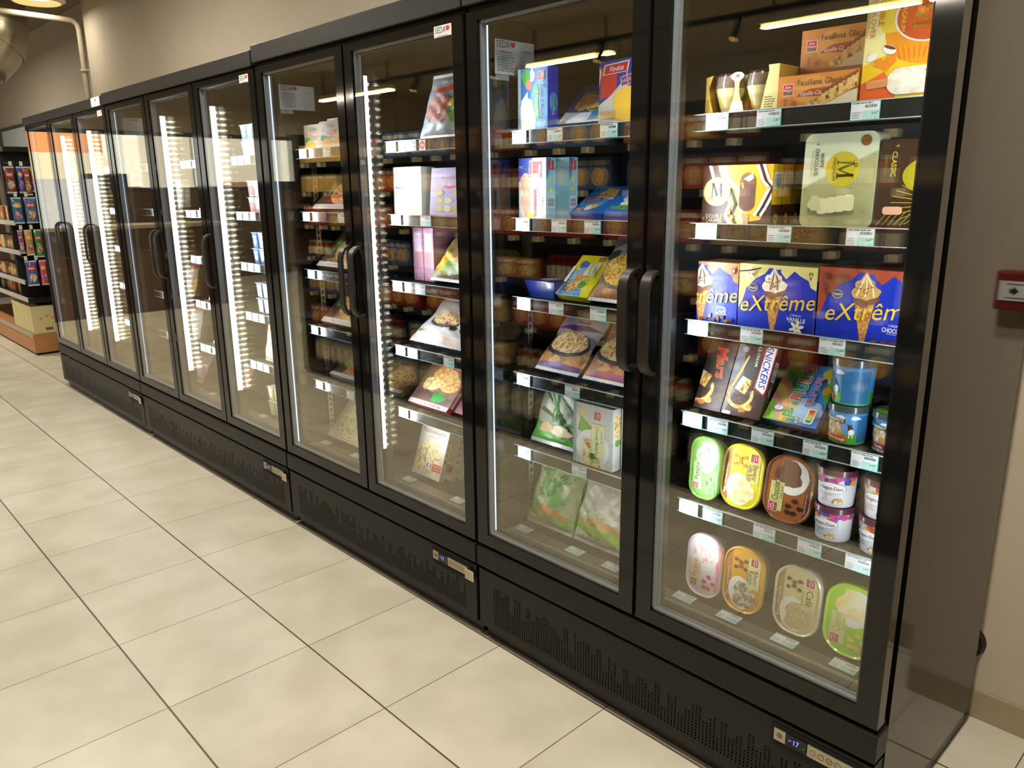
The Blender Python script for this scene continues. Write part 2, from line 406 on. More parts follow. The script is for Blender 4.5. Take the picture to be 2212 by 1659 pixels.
# outside: ground, building front, vehicles
mb = MB(); mb.box(-40, -12.2, -30, 12, -.2, -.1, mat('street_paving', 'b9b4ac', .8, noise=.1, scale=2)); o = obj('street_ground', mb); o['kind'] = 'structure'
OR = mat('orange_render', 'd9905c', .8, noise=.06, scale=2); CRM = mat('cream_render', 'c8c2b6', .7, noise=.05, scale=2)
mb = MB(); mb.box(-26, -24, -6.9, -2.2, -.1, 7, OR); mb.box(-26, -24, -22, -6.9, -.1, 7, CRM)
for k in range(6): mb.box(-24, -23.9, -20+k*2.6, -19+k*2.6, 1.6, 5, mat('shutter_white', 'e4e6df', .6, noise=.04))
struct('wall_street_opposite', mb)
def vehicle(name, x, y, col, h, L, lab, roof=True):
    e = empty(name, lab, 'vehicle', (x, y, -.1)); c = mat(name+'_paint', col, .2, coat=.6, noise=.02, scale=3)
    b = MB(); prof = [(0, .35), (0, .85), (.1*L, 1.0), (.26*L, h), (.8*L, h), (.97*L, 1.05), (L, .8), (L, .35)] if roof else [(0, .35), (0, 1.2), (.16*L, 1.35), (.24*L, h), (L, h), (L, .35)]
    n = len(prof); A = [(-.85, p[0], p[1]) for p in prof]; B = [(.85, p[0], p[1]) for p in prof]
    b.idx(A+B, [(i, (i+1) % n, n+(i+1) % n, n+i) for i in range(n)], c); b.face(A[::-1], c); b.face(B, c)
    obj('car_body', b, e)
    g = MB(); z1 = h-.1; g.box(.852, .86, .28*L if roof else .17*L, .78*L if roof else .32*L, 1.02 if roof else 1.3, z1 if roof else z1-.25, mat('car_glass', '11151a', .05, noise=.02)); obj('side_window', g, e)
    for yy in (.2*L, .78*L):
        w = MB(); w.tube([(.7, yy, .33), (.88, yy, .33)], .33, mat('tyre', '15151a', .8, noise=.1), 20); w.tube([(.88, yy, .33), (.885, yy, .33)], .19, CHROME, 16); obj('wheel', w, e)
vehicle('delivery_van', -15.2, -4.3, 'efe8d0', 2.22, 4.8, 'cream delivery van parked outside behind the shop window', False)
vehicle('estate_car', -14.6, -9.3, '50565c', 1.72, 4.5, 'dark grey car parked outside beyond the cream van')
# white counter inside, in front of the window
mb = MB(); mb.box(-9.6, -8.95, -2.9, -.66, .0, 1.02, mat('counter_brown', '5c4434', .45, noise=.05)); mb.box(-9.65, -8.9, -2.95, -.62, 1.02, 1.06, mat('counter_top', 'a89c88', .3, noise=.03))
tag(obj('checkout_counter', mb), 'brown checkout counter standing in front of the shop window', 'counter')
mb = MB(); mb.box(-9.06, -9.02, -1.44, -.70, 1.0605, 1.60, glow('board_added_glow', 'eef0f2', 1.3), b=.004)  # added glow brightens the white board as mirrored in the doors
tag(obj('glowing_counter_panel', mb), 'white panel with added glow standing on the brown checkout counter', 'glow_panel')
# pipe
mb = MB(); PIP = mat('painted_pipe', 'a89e88', .6, noise=.04)
mb.tube([(-6.56, .75, .0), (-6.56, .75, 2.78), (-6.56, .742, 2.82), (-6.56, .715, 2.845), (-6.56, .68, 2.85), (-6.56, -.9, 2.87)], .023, PIP, 12)
for z in (1.3, 2.45): mb.tube([(-6.56, .75, z), (-6.56, .75, z+.02)], .034, PIP, 12)
mb.box(-6.545, -6.521, .745, .79, 2.45, 2.47, PIP); mb.tube([(-6.56, -.85, 2.87), (-6.56, -.85, ZC-.001)], .006, PIP, 6)
tag(obj('wall_pipe', mb, smooth=True), 'cream painted pipe running down the wall corner behind the freezers', 'pipe')
# duct
e = empty('ventilation_duct', 'round galvanised ventilation duct with an elbow, hanging from the ceiling at top left', 'duct', (-7.2, .25, 2.49))
P1 = []; 
for z in (.655, .56, .46, .38): P1.append((0, 0, z))
for k in range(1, 8):
    a = math.radians(90*k/7); P1.append((0, -.32+.32*math.cos(a), .38-.32*math.sin(a)*1.0))
P1 += [(0, -.7, .05), (0, -1.4, .05)]
mb = MB(); mb.tube(P1, .27, DUCTM, 28); obj('duct_pipe', mb, e, True)
for i in (1, 3, 5, 7, 9):
    p = Vector(P1[i]); q = Vector(P1[min(i+1, len(P1)-1)]); d = (q-p).normalized()*.012
    mb = MB(); mb.tube([p-d, p+d], .277, DUCTM, 28); obj('joint_ring', mb, e, True)
# pendants
for i, (kx, ky) in enumerate(KEYS):
    lab = ['round ceiling lamp above the front end of the aisle', 'round ceiling lamp above the middle of the freezer row', 'round ceiling lamp above the far freezers', 'round cream pendant lamp peeking in at the top left corner', 'added round ceiling lamp brightening the right wall', 'added round ceiling lamp brightening the far end above the snack shelving'][i]
    e = empty('pendant_lamp', lab, 'lamp', (kx, ky, 2.92), 'round pendant lamps')
    mb = MB(); mb.lathe([(.17, .0), (.205, .02), (.20, .1), (.12, .19), (.03, .21), (.0, .215)], mat('lamp_cream', 'e2d8b4', .4, noise=.02), 32); mb.lathe([(.17, 0), (.165, .012), (.155, .08)], mat('lamp_inner', 'd9cfa8', .5, noise=.02), 32)
    obj('lamp_shade', mb, e, True)
    mb = MB(); mb.lathe([(.0, .03), (.09, .032), (.1, .06), (.0, .08)], glow('lamp_lens', 'ffe9b8', 6), 24); obj('lens', mb, e)
    mb = MB(); mb.tube([(0, 0, .20), (0, 0, ZC-2.921)], .012, BLK, 8); obj('rod', mb, e)
for a, b in TUBES:
    e = empty('linear_light', 'long linear ceiling light at the back of the shop', 'lamp', ((a+b)/2, -5.14, 2.8), 'linear ceiling lights behind the facing shelves'); L = (b-a)/2
    mb = MB(); mb.box(-L, L, -.05, .05, .0, .05, WHITE, b=.005); mb.tube([(-L+.1, 0, .05), (-L+.1, 0, ZC-2.801)], .01, BLK, 6); mb.tube([(L-.1, 0, .05), (L-.1, 0, ZC-2.801)], .01, BLK, 6); obj('housing', mb, e)
    for s in (-.028, .028):
        mb = MB(); mb.tube([(-L+.02, s, -.016), (L-.02, s, -.016)], .013, glow('tube_glow', 'ffe08a', 14), 8); obj('light_tube', mb, e)
e = empty('track_light', 'black track with small spotlights over the facing shelves', 'lamp', (-3.2, -3.1, 2.45))
mb = MB(); mb.box(-3.2, 3, -.02, .02, 0, .03, BLK); mb.tube([(-3, 0, .03), (-3, 0, ZC-2.451)], .008, BLK, 6); mb.tube([(2.8, 0, .03), (2.8, 0, ZC-2.451)], .008, BLK, 6); obj('track', mb, e)
for k in range(6):
    mb = MB(); x = -2.9+k*1.1; mb.tube([(x, 0, 0), (x, .02, -.06), (x, .07, -.13)], .025, BLK, 12); mb.tube([(x, .071, -.131), (x, .073, -.134)], .02, glow('spot_glow', 'ffd070', 1.6), 12); obj('spotlight', mb, e)
# fire alarm call point and black cable plate on the wall at right
e = empty('fire_alarm_call_point', 'red fire alarm call point on the wall behind the nearest freezer, mirrored in its side', 'alarm', (.66, .725, 1.10))
e.location = (.597, .7245, 1.142)
RED = mat('alarm_red', '7e1c1e', .35, noise=.03)
mb = MB(); mb.box(-.0, .094, -.05, -.0, 0, .095, RED, b=.006); obj('housing', mb, e)
mb = MB(); mb.box(.012, .083, -.054, -.050, .025, .072, WHITE); a = Art(mb, lambda u, v, d: (.012+u, -.054-d, .025+v), .071, .047)
a.rpoly([(.048, .018), (.040, .018), (.040, .012), (.028, .0235), (.040, .035), (.040, .029), (.048, .029)], '222222'); a.rect(.015, .039, .056, .041, '444444'); a.rect(.015, .006, .056, .008, '444444'); obj('instruction_plate', mb, e)
mb = MB(); mb.tube([(0, 0, 0), (0, -.018, 0)], [.052, .046], mat('plate_black', '16120e', .5, noise=.05), 28); mb.tube([(0, -.018, 0), (0, -.022, 0)], [.04, .036], mat('plate_black', '16120e'), 28)
tag(obj('cable_plate', mb, loc=(.566, .7247, .222)), 'small round black plate low on the wall right of the freezers', 'plate')

# ================================================================== FREEZERS
RT = [1.605, 1.360, 1.127, .892, .655]     # shelf levels
LEDF = glow('led_lens_far', 'dfe9ff', 7); LEDS = glow('led_diode', 'eef4ff', 45); LEDB = glow('led_lens', 'dfe9ff', 3.5); LEDQ = glow('led_lens_side_on', 'dfe9ff', .25)
SPC = mat('spacer_bar', '8f9aa8', .35, spec=.6, noise=.25, scale=900)
HOLES = [16,16,16,14,14,16,16,9,9,16,16,16,9,9,15,15,11,11,14,14,14,15,15,14,13,13,12,10,10,15,15,7,7,15,13,13,14,14,14,11,11,14,14,7,7,13,9,12,6,6,12,12,8,8,11,12,12,11,9,9,13,13,6,6,12,10,12,7,7,10,10,13,13,13,9,9,11,12,6,12,12,8,8,10,11,7,13,13,9,9,12,12,7,7,11,11,6,12,12,8,10,10,13,13,7,7,12,12,9,9,14,14,8,8,12,6,12,12,9,10,10,13,13,8,8,11,11,7,13,13,9,9,12,6,6,12,10,10,8,12,12,9]
def perforated(mb, x0, x1, z0, z1, y, hx0, hx1, hz0, m):
    px, pz, hw, hh = .0105, .00855, .0058, .0052
    nc = int((hx1-hx0)/px); rows = 16
    z = hz0
    def quad(a, b, c, d): mb.face([(a, y, c), (b, y, c), (b, y, d), (a, y, d)], m)
    quad(x0, x1, z0, hz0)
    for r in range(rows):
        zz = hz0+r*pz; xs = x0
        for c in range(nc):
            if HOLES[c % len(HOLES)] > r:
                h0 = hx0+c*px
                quad(xs, h0, zz, zz+hh); xs = h0+hw
                for A in ([(h0, y, zz), (h0, y+.0015, zz), (h0, y+.0015, zz+hh), (h0, y, zz+hh)], [(h0, y, zz), (h0+hw, y, zz), (h0+hw, y+.0015, zz), (h0, y+.0015, zz)]): mb.face(A, m)
        quad(xs, x1, zz, zz+hh); quad(x0, x1, zz+hh, zz+pz)
    zt = hz0+rows*pz; quad(x0, x1, zt, z1)
def seda(a, u, v, w, c='3c4350'):
    a.text('SEDA', u, v, w*.26, c, al='l', mw=w*.7); a.ell(u+w*.84, v+.06*w, w*.13, w*.15, 'd02038', a0=180, a1=360); a.ell(u+w*.84, v+.06*w, w*.13, w*.05, 'e04858')
    a.text('refrigeration', u+w*.12, v-w*.24, w*.10, 'd04850', al='l', mw=w*.75, ital=True)
EDG1 = glow('painted_edge_glow_cool', 'c8dcff', 2.2); EDG2 = glow('painted_edge_glow_dim', 'd8d4c0', .22); EDG3 = glow('painted_edge_glow_low', 'd8e6f4', .55)  # LED light caught along the glazing edges, painted as emissive strips
def make_door(fz, x0, x1, side, sticker, first=False):
    """side: which edge carries the handle"""
    z0, z1 = .345, 1.908; fr = .046; g0, g1, h0, h1 = x0+fr, x1-fr, .383, 1.884
    d = MB()
    for a, b, c, e in ((x0, g0, z0, z1), (g1, x1, z0, z1), (g0, g1, z0, h0), (g0, g1, h1, z1)): d.box(a, b, 0, .036, c, e, BLKG)
    for a, b, c, e in ((x0+.008, x1-.008, z0+.008, z0+.03), (x0+.008, x1-.008, z1-.03, z1-.008), (x0+.008, x0+.03, z0+.03, z1-.03), (x1-.03, x1-.008, z0+.03, z1-.03)): d.box(a, b, .036, .052, c, e, GAP)
    D = obj('door', d, fz)
    g = MB(); g.box(g0, g1, .004, .008, h0, h1, GLASS); obj('outer_pane', g, D)
    g = MB(); g.box(g0, g1, .024, .028, h0, h1, GLASS); obj('inner_pane', g, D)
    s = MB()
    s.box(g1-.006, g1, .009, .023, h0, h1, GAP)
    for a, b, c, e in ((g0, g0+.006, h0, h1), (g0, g1, h0, h0+.006), (g0, g1, h1-.006, h1)):
        s.box(a, b, .009, .023, c, e, SPC)
    for k in range(2):
        o_ = .0075+.003*k
        for a, b, c, e in ((g0+o_, g0+o_+.0012, h0, h1), (g0, g1, h0+o_, h0+o_+.0012)): s.box(a, b, .020, .023, c, e, SPC)
    obj('glazing_spacer', s, D)
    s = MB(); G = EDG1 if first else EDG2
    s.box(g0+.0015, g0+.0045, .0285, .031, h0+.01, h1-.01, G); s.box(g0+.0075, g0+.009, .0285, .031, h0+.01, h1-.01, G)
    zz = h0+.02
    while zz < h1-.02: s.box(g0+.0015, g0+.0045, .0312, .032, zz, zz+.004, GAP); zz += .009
    obj('painted_edge_glow', s, D)
    s = MB(); s.box(g0+(g1-g0)*.35, g1-.004, .0285, .0305, h0+.001, h0+.004, EDG3); obj('painted_edge_glow', s, D)  # bright lower edge of the glazing, painted as a glowing strip
    if side:
        hx = (x1-.026) if side == 'r' else (x0+.026); pts = []
        for zz, yy in ((1.008, 0), (1.010, -.012), (1.018, -.025), (1.032, -.034), (1.05, -.038), (1.21, -.038), (1.228, -.034), (1.242, -.025), (1.250, -.012), (1.252, 0)): pts.append((hx, yy, zz))
        h = MB(); h.sweep_rect(pts, .026, .009, mat('handle_black', '211e1c', .42, noise=.06)); obj('handle', h, D, True)
    if sticker:
        s = MB(); w = .078; s.box(g1-w-.002, g1-.002, -.0006, -.0001, 1.863, 1.893, WHITE); a = Art(s, lambda u, v, d: (g1-w-.002+u, -.0006-d, 1.863+v), w, .03); seda(a, .006, .019, w*.86); obj('maker_sticker', s, D)
    return D
def spec_sheet(fz, X):
    s = MB(); s.box(X, X+.0015, .078, .232, 1.758, 1.850, WHITE)
    a = Art(s, lambda u, v, d: (X+.0015+d, .078+u, 1.758+v), .154, .092); seda(a, .006, .080, .075)
    a.text('CONGELATEUR', .12, .068, .004, '444444')
    for k in range(8):
        a.rect(.004, .062-k*.007, .15 if k == 0 else .085, .0623-k*.007, '555555'); a.lines(.006, .056-k*.007, .083, .061-k*.007, 1, '777777', k+3, .4)
    for u in (.028, .04, .066): a.rect(u, .006, u+.0004, .062, '555555')
    q = random.Random(4)
    for k in range(16):
        u, v = q.uniform(.09, .14), q.uniform(.012, .055); a.rect(u, v, u+q.uniform(.004, .02), v+.0004, '666666'); a.rect(u, v, u+.0004, v+q.uniform(.004, .012), '666666')
    a.text('CE', .108, .006, .005, '333333', bold=True)
    s.box(X, X+.001, .08, .132, 1.742, 1.757, mat('grey_label', '9aa3ad', .5, noise=.05, scale=300)); obj('spec_sheet', s, fz)
def make_freezer(x0, x1, seams, top, lab, dz=0.):
    fz = empty('display_freezer', lab, 'freezer', ((x0+x1)/2, .35, 0), 'glass door display freezers in the row')
    ox = (x0+x1)/2
    def part(n, mb, par=fz, sm=False):
        for i, v in enumerate(mb.v): mb.v[i] = (v[0]-ox, v[1]-.35, v[2])
        return obj(n, mb, par, sm)
    # helper: build in world coordinates and shift into the freezer's frame
    global obj_shift
    m = MB(); a, b = x0+.004, x1-.004
    m.box(a, a+.028, .054, .67, .05, top-.06, SIDE); m.box(b-.028, b, .054, .67, .05, top-.06, SIDE)
    m.box(a+.028, b-.028, .645, .67, .05, top-.06, DARK); m.box(a+.028, b-.028, .054, .645, 1.905, top-.06, DARK)
    m.box(a+.028, b-.028, .054, .645, .335, .365, DARK)
    m.box(a, b, .054, .67, top-.06, top-.001, BLK)
    part('cabinet', m)
    m = MB(); m.box(x0+.002, x1-.002, -.012, .053, 1.922+dz, top, BLK, b=.003); part('header', m)
    m = MB(); m.box(x0+.006, x1-.006, .01, .053, 1.909, 1.921+dz, GAP); part('top_gap_trim', m)
    m = MB(); m.box(x0+.003, x1-.003, -.006, .053, .268, .333, BLK, b=.003); part('lower_strip', m)
    m = MB(); m.box(x0+.01, x1-.01, .012, .053, .334, .344, GAP); m.box(x0+.01, x1-.01, .012, .053, .255, .267, GAP); part('gap_trim', m)
    m = MB(); px0, px1 = x0+.006, x1-.006; perforated(m, px0, px1, .052, .255, .0, x0+.075, x1-.06 if x1-x0 < 1.5 else x1-.05, .072, BLK)
    # recess for the controller is covered by the controller body; sides of the panel
    m.box(px0, px0+.002, .0015, .05, .052, .255, BLK); m.box(px1-.002, px1, .0015, .05, .052, .255, BLK)
    part('perforated_panel', m)
    m = MB(); m.box(px0, px1, .052, .06, .052, .25, GAP)
    part('grille_backing', m)
    q = random.Random(int(x0*10))
    x = px0+.15
    while x < px1-.15:
        m = MB(); w = q.uniform(.05, .09); m.box(x, x+w, .03, .034, .112, .1155, STEEL); x += w+q.uniform(.02, .09); part('condenser_fin', m)
    m = MB(); m.box(x0+.01, x1-.01, .03, .05, .0, .05, KICK); m.box(x0+.01, x1-.01, .05, .66, .0, .049, KICK); part('kick_plate', m)
    # controller
    cx = x1-.235
    m = MB(); m.box(cx, cx+.205, -.0035, -.0003, .187, .245, GAP); m.box(cx+.008, cx+.205, -.006, -.0035, .205, .240, BLK); ctl = part('controller', m)
    def sub(n, f):
        mm = MB(); f(mm); part(n, mm, ctl)
    sub('power_key', lambda k: (k.box(cx+.010, cx+.038, -.008, -.006, .208, .238, STEEL), k.tube([(cx+.024, -.008, .223), (cx+.024, -.0085, .223)], .007, mat('key_ring', '6b675c', .5, noise=.03), 16)))
    def disp(k):
        k.box(cx+.040, cx+.088, -.008, -.006, .208, .238, mat('display_black', '07070c', .08, noise=.02))
        A = Art(k, lambda u, v, d: (cx+.040+u, -.008-d, .208+v), .048, .03); A.rect(.006, .015, .012, .0165, glow('display_blue', '6a78ff', 3)); A.text('17', .024, .0155, .013, glow('display_blue', '6a78ff', 3), st=.9); A.rect(.041, .012, .0425, .0135, glow('led_green', '28e050', 2))
    sub('display', disp)
    def pad(k):
        k.box(cx+.090, cx+.190, -.008, -.006, .208, .238, STEEL)
        A = Art(k, lambda u, v, d: (cx+.090+u, -.008-d, .208+v), .1, .03)
        for i in range(5): A.arc(.012+i*.019, .014, .0062, .0072, '4d4a42', 0, 360); A.text(['^', '*', 'SET', '+', 'A'][i], .012+i*.019, .014, .004, '4d4a42')
        A.rect(.008, .023, .0095, .0245, glow('led_green', '28e050', 2)); A.rect(.084, .023, .0855, .0245, glow('led_green', '28e050', 2))
    sub('keypad', pad)
    def stk(k):
        k.box(cx+.182, cx+.224, -.0095, -.0082, .196, .232, mat('label_cream', 'd6cdb4', .5, noise=.03))
        A = Art(k, lambda u, v, d: (cx+.182+u, -.0095-d, .196+v), .042, .036); A.lines(.003, .004, .039, .033, 6, '77705f', 3, .35)
    sub('warning_label', stk)
    # inside: mullions, led strips, standards, shelves
    ed = [x0]+seams+[x1]
    for sx in seams:
        m = MB(); m.box(sx-.028, sx+.028, .054, .1, .366, 1.904, DARK); part('mullion', m)
    for i, sx in enumerate(ed[:-1]):
        lx = sx+.0285 if i else x0+.0325
        if i:
            if x0 < -.7: ly0, ly1 = .058, (.082 if x0 < -1.95 else .070)
            else: ly0, ly1 = .0545, .0575
            L = MB(); L.box(lx, lx+.004, ly0, ly1, .50, 1.815, LEDQ if x0 > -.7 else (LEDF if x0 < -1.95 else LEDB))
            zz = .51
            while zz < 1.81: L.box(lx+.004, lx+.007, ly0+.001, ly1-.001, zz, zz+.010, LEDS if x0 < -.7 else LEDQ); zz += .026
            part('led_strip', L)
        pw = (2.5 if x0 > -.7 else 3.6) if i else 1.3
        l = area('led_light', (lx+.012, .066, 1.16), .012, pw, (.86, .93, 1), (0, math.radians(-72 if i else -62), 0), 1.3)
        # aim along +x, turned slightly towards the shelf fronts
        l.rotation_euler = (0, 0, 0)
        dirv = Vector((1, .9, 0)).normalized(); l.rotation_euler = dirv.to_track_quat('-Z', 'Y').to_euler(); l.data.spread = math.radians(105); l.data.shape = 'RECTANGLE'; l.data.size = .012; l.data.size_y = 1.3
    # light on the right-hand side of every bay (left face of mullion), softer
    for sx in seams+[x1]:
        lx = sx-.045; l = area('led_light', (lx, .066, 1.16), .012, 1.2, (.86, .93, 1)); l.data.spread = math.radians(120); l.data.shape = 'RECTANGLE'; l.data.size_y = 1.3
        l.rotation_euler = Vector((-1, .5, 0)).normalized().to_track_quat('-Z', 'Y').to_euler()
    for X in [x0+.033]+[]:
        m = MB(); m.box(X, X+.010, .192, .214, .37, 1.58, CHROME)
        zz = .39
        while zz < 1.56: m.box(X+.0101, X+.0108, .199, .207, zz, zz+.014, GAP); zz += .025
        part('shelf_standard', m)
    for i in range(len(ed)-1):
        a, b = (ed[i]+.036 if i else x0+.045), (ed[i+1]-.036 if i < len(ed)-2 else x1-.045)
        if x1-x0 < 1.5: pass
        for r, z in enumerate(RT):
            z += dz*1.0-.012
            s = MB()
            # wire shelf: slab edge and rods
            s.box(a, b, .150, .156, z-.004, z+.004, DARK); s.box(a, b, .56, .566, z-.004, z+.004, DARK)
            n_ = int((b-a)/.024)
            for k in range(n_+1): x = a+(b-a-.004)*k/n_; s.box(x, x+.004, .15, .60, z+.001, z+.005, mat('wire_shelf', '3a3c3e', .35, metal=.5, noise=.05))
            s.box(a, b, .156, .56, z-.006, z+.0005, DARK)
            S = part('shelf', s)
            t = MB(); t.box(a, b, .128, .134, z-.024, z+.012, RAIL); t.box(a, b, .124, .149, z-.0255, z-.0242, RAILE); t.box(a, b, .124, .127, z+.0105, z+.0125, RAILE); t.box(a, b, .134, .149, z-.004, z+.004, DARK); part('price_rail', t, S)
    m = MB(); m.box(x0+.04, x1-.04, .10, .15, .3655, .368, mat('deck_lip', '6d675a', .3, metal=.4, noise=.05)); m.box(x0+.04, x1-.04, .097, .099, .3655, .372, RAILE); part('deck_lip', m)
    # spec sheet on the left inner wall
    s0 = obj
    return fz
FZ = []
UN = [(-5.535, -3.745, [-4.932, -4.355], 1.963, -.012, 'four-unit row: far left freezer with three doors, washed out by daylight reflections, small blue and white sticker on its header'),
      (-3.742, -1.922, [-3.135, -2.528], 1.972, -.008, 'second display freezer from the left, three glass doors, bright light strips and dairy pots'),
      (-1.917, -.658, [-1.283], 1.986, 0, 'display freezer with two glass doors holding pizzas at left and snacks and quiche at right'),
      (-.655, .614, [-.026], 1.99, 0, 'nearest display freezer, two glass doors, fish and vegetables at left, ice cream at right')]
UN[0] = (*UN[0][:5], 'farthest display freezer, three doors washed out by window reflections, small blue sticker on its header')
_obj = obj
for i, (x0, x1, sm_, top, dz, lab) in enumerate(UN):
    fz = make_freezer(x0, x1, sm_, top, lab, dz); FZ.append(fz); ox = (x0+x1)/2
    def obj(name, mb, parent=None, smooth=False, loc=None):
        if parent is fz or (parent is not None and parent.name.startswith('door')):
            for k, v in enumerate(mb.v): mb.v[k] = (v[0]-ox, v[1]-.35, v[2])
        return _obj(name, mb, parent, smooth, loc)
    ed = [x0+.004]+sm_+[x1-.008]
    n = len(ed)-1
    for j in range(n):
        a = ed[j]+(.006 if j else 0); b = ed[j+1]-(.006 if j < n-1 else 0)
        side = 'r' if j < n-1 else 'l'
        if n == 3 and j == 1: side = 'l'
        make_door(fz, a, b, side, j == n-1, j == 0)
    if i: spec_sheet(fz, x0+.0325)
    if i == 0:
        s = MB(); s.box(-3.92, -3.77, -.0135, -.0121, 1.915, 1.962, WHITE); a = Art(s, lambda u, v, d: (-3.92+u, -.0135-d, 1.915+v), .15, .047); a.text('SMS', .08, .032, .017, '2a4a9a', bold=True, mw=.085); a.lines(.04, .006, .12, .02, 2, '8899aa', 3); a.stroke([(.01, .01), (.018, .04)], .003, 'c04848'); obj('brand_sticker', s, fz)
    obj = _obj
# ================================================================== PRODUCTS
SRR = {}
def carton(name, label, cat, x, y, z, w, h, d, lean, base, art=None, side=None, top=None, group=None, rz=0, sidecol=None, topcol=None, r=0, m=None):
    if lean > 14:
        d = min(d, .022); s_ = d*math.tan(math.radians(lean)); h -= s_; y += s_*math.sin(math.radians(lean)); z += s_*math.cos(math.radians(lean))+.0008
    elif lean > 0: z += d*math.sin(math.radians(lean))
    mb = MB(); M0 = m or ink(base)
    if r:
        mb.prism(rr(w, h, r), 0, d, M0)
    else:
        mb.box(0, w, 0, d, 0, h, M0, b=.0012)
    if sidecol: mb.face([(w+.0001, .001, .001), (w+.0001, d-.001, .001), (w+.0001, d-.001, h-.001), (w+.0001, .001, h-.001)], ink(sidecol))
    if topcol: mb.face([(.001, .001, h+.0001), (w-.001, .001, h+.0001), (w-.001, d-.001, h+.0001), (.001, d-.001, h+.0001)], ink(topcol))
    if art: art(Art(mb, lambda u, v, dd: (u, -dd, v), w, h, rr(w, h, r) if r else None))
    if side: side(Art(mb, lambda u, v, dd: (w+dd, u, v), d, h))
    if top: top(Art(mb, lambda u, v, dd: (u, v, h+dd), w, d))
    o = obj(name, mb); o.location = (x, y, z); o.rotation_euler = (-math.radians(lean), 0, math.radians(rz))
    return tag(o, label, cat, group)
def zf(r, t=.0): return RT[r]-.0115+.0045+.0015+t
def pillow(name, label, cat, x, y, z, w, h, t, lean, base, art=None, group=None, rz=0, seed=1, seal='dddddd', wr=.1, crimp=.012, thick_lo=.8):
    """a filled plastic bag: flat crimped seals at top and bottom, bulging belly with wrinkles"""
    z += t*.7*math.sin(math.radians(lean))
    q = random.Random(seed); ph = [q.uniform(0, 6) for _ in range(6)]
    def th(u, v):
        a = max(0, min(1, u/w)); b = max(0, min(1, v/h))
        e = (math.sin(PI*a)**.55)*(math.sin(PI*min(1, b*1.0)**thick_lo)**.5 if 0 < b < 1 else 0)
        n = 1+wr*(math.sin(a*9+ph[0]+3*b)*.5+math.sin(b*13+ph[1]+4*a)*.4+math.sin(17*a-11*b+ph[2])*.35+.4*math.sin(29*b+19*a+ph[3])+.3*math.sin(41*a+ph[4]-23*b))
        return t*e*n+.0008
    def edge(v):
        return .006*math.sin(v/h*11+ph[5])*(w/.2)
    def X(u, v):
        a = u/w-.5; return w/2+a*w*(1-.05*math.sin(PI*max(0, min(1, v/h))))+edge(v)*a
    mb = MB(); nu, nv = 18, 20; MM = base if not isinstance(base, str) else film(base)
    for s in (-1, 1):
        V = []; F = []
        for j in range(nv+1):
            for i in range(nu+1):
                u, v = w*i/nu, h*j/nv; V.append((X(u, v), -th(u, v)*s if s > 0 else th(u, v)*.75, v))
        for j in range(nv):
            for i in range(nu):
                a = j*(nu+1)+i; F.append((a, a+1, a+nu+2, a+nu+1) if s > 0 else (a, a+nu+1, a+nu+2, a+1))
        mb.idx(V, F, MM)
    # crimped seals
    for v0, v1 in ((-crimp, 0), (h, h+crimp)):
        n = 30
        for k in range(n):
            u0, u1 = w*k/n, w*(k+1)/n; e = .0009*(1 if k % 2 else -1)
            mb.face([(X(u0, 0 if v0 < 0 else h), e, v0), (X(u1, 0 if v0 < 0 else h), -e, v0), (X(u1, 0 if v0 < 0 else h), -e, v1), (X(u0, 0 if v0 < 0 else h), e, v1)], film(seal))
    if art: art(Art(mb, lambda u, v, dd: (X(u, v), -th(u, v)-dd*1.5-.0006, v), w, h, su=w/24, sv=h/26))
    o = obj(name, mb, smooth=True); o.location = (x, y, z); o.rotation_euler = (-math.radians(lean), 0, math.radians(rz))
    return tag(o, label, cat, group)
def tub(name, label, x, y, z, w, h, lean, lidc, bodyc, art, group=None, rz=0, d=.052):
    """oval ice cream tub standing on its long edge, lid towards the door"""
    z += d*.85*math.sin(math.radians(lean))
    e = empty(name, label, 'ice cream tub', (x+w/2, y, z), group); e.rotation_euler = (-math.radians(lean), 0, math.radians(rz))
    r = w*.42; b = MB(); o1 = [(px-w/2, pz) for px, pz in rr(w*.94, h*.955, r*.93, 8, .03*w, .022*h)]
    b.prism(o1, .010, d, mat('tub_'+bodyc, bodyc, .3, coat=.3, noise=.02), .86); obj('tub', b, e, True)
    l = MB(); o2 = [(px-w/2, pz) for px, pz in rr(w, h, r, 8)]; o3 = [(px-w/2, pz) for px, pz in rr(w*.95, h*.965, r*.94, 8, .025*w, .0175*h)]; o4 = [(px-w/2, pz) for px, pz in rr(w*.885, h*.92, r*.86, 8, .0575*w, .04*h)]
    m = mat('lid_'+lidc, lidc, .25, coat=.5, noise=.02); n = len(o2)
    rings = [[(p[0], .013, p[1]) for p in o2], [(p[0], .002, p[1]) for p in o2], [(p[0], -.001, p[1]) for p in o3], [(p[0], .003, p[1]) for p in o4]]
    V = [p for rg in rings for p in rg]; F = []
    for k in range(3): F += [(k*n+(i+1) % n, k*n+i, (k+1)*n+i, (k+1)*n+(i+1) % n) for i in range(n)]
    l.idx(V, F, m); l.face(rings[3], m)
    cp = [(p[0]+w/2, p[1]) for p in o4]; c = MB(); 
    A = Art(l, lambda u, v, dd: (u-w/2, .003-dd, v), w, h, cp); art(A)
    obj('lid', l, e, True); return e
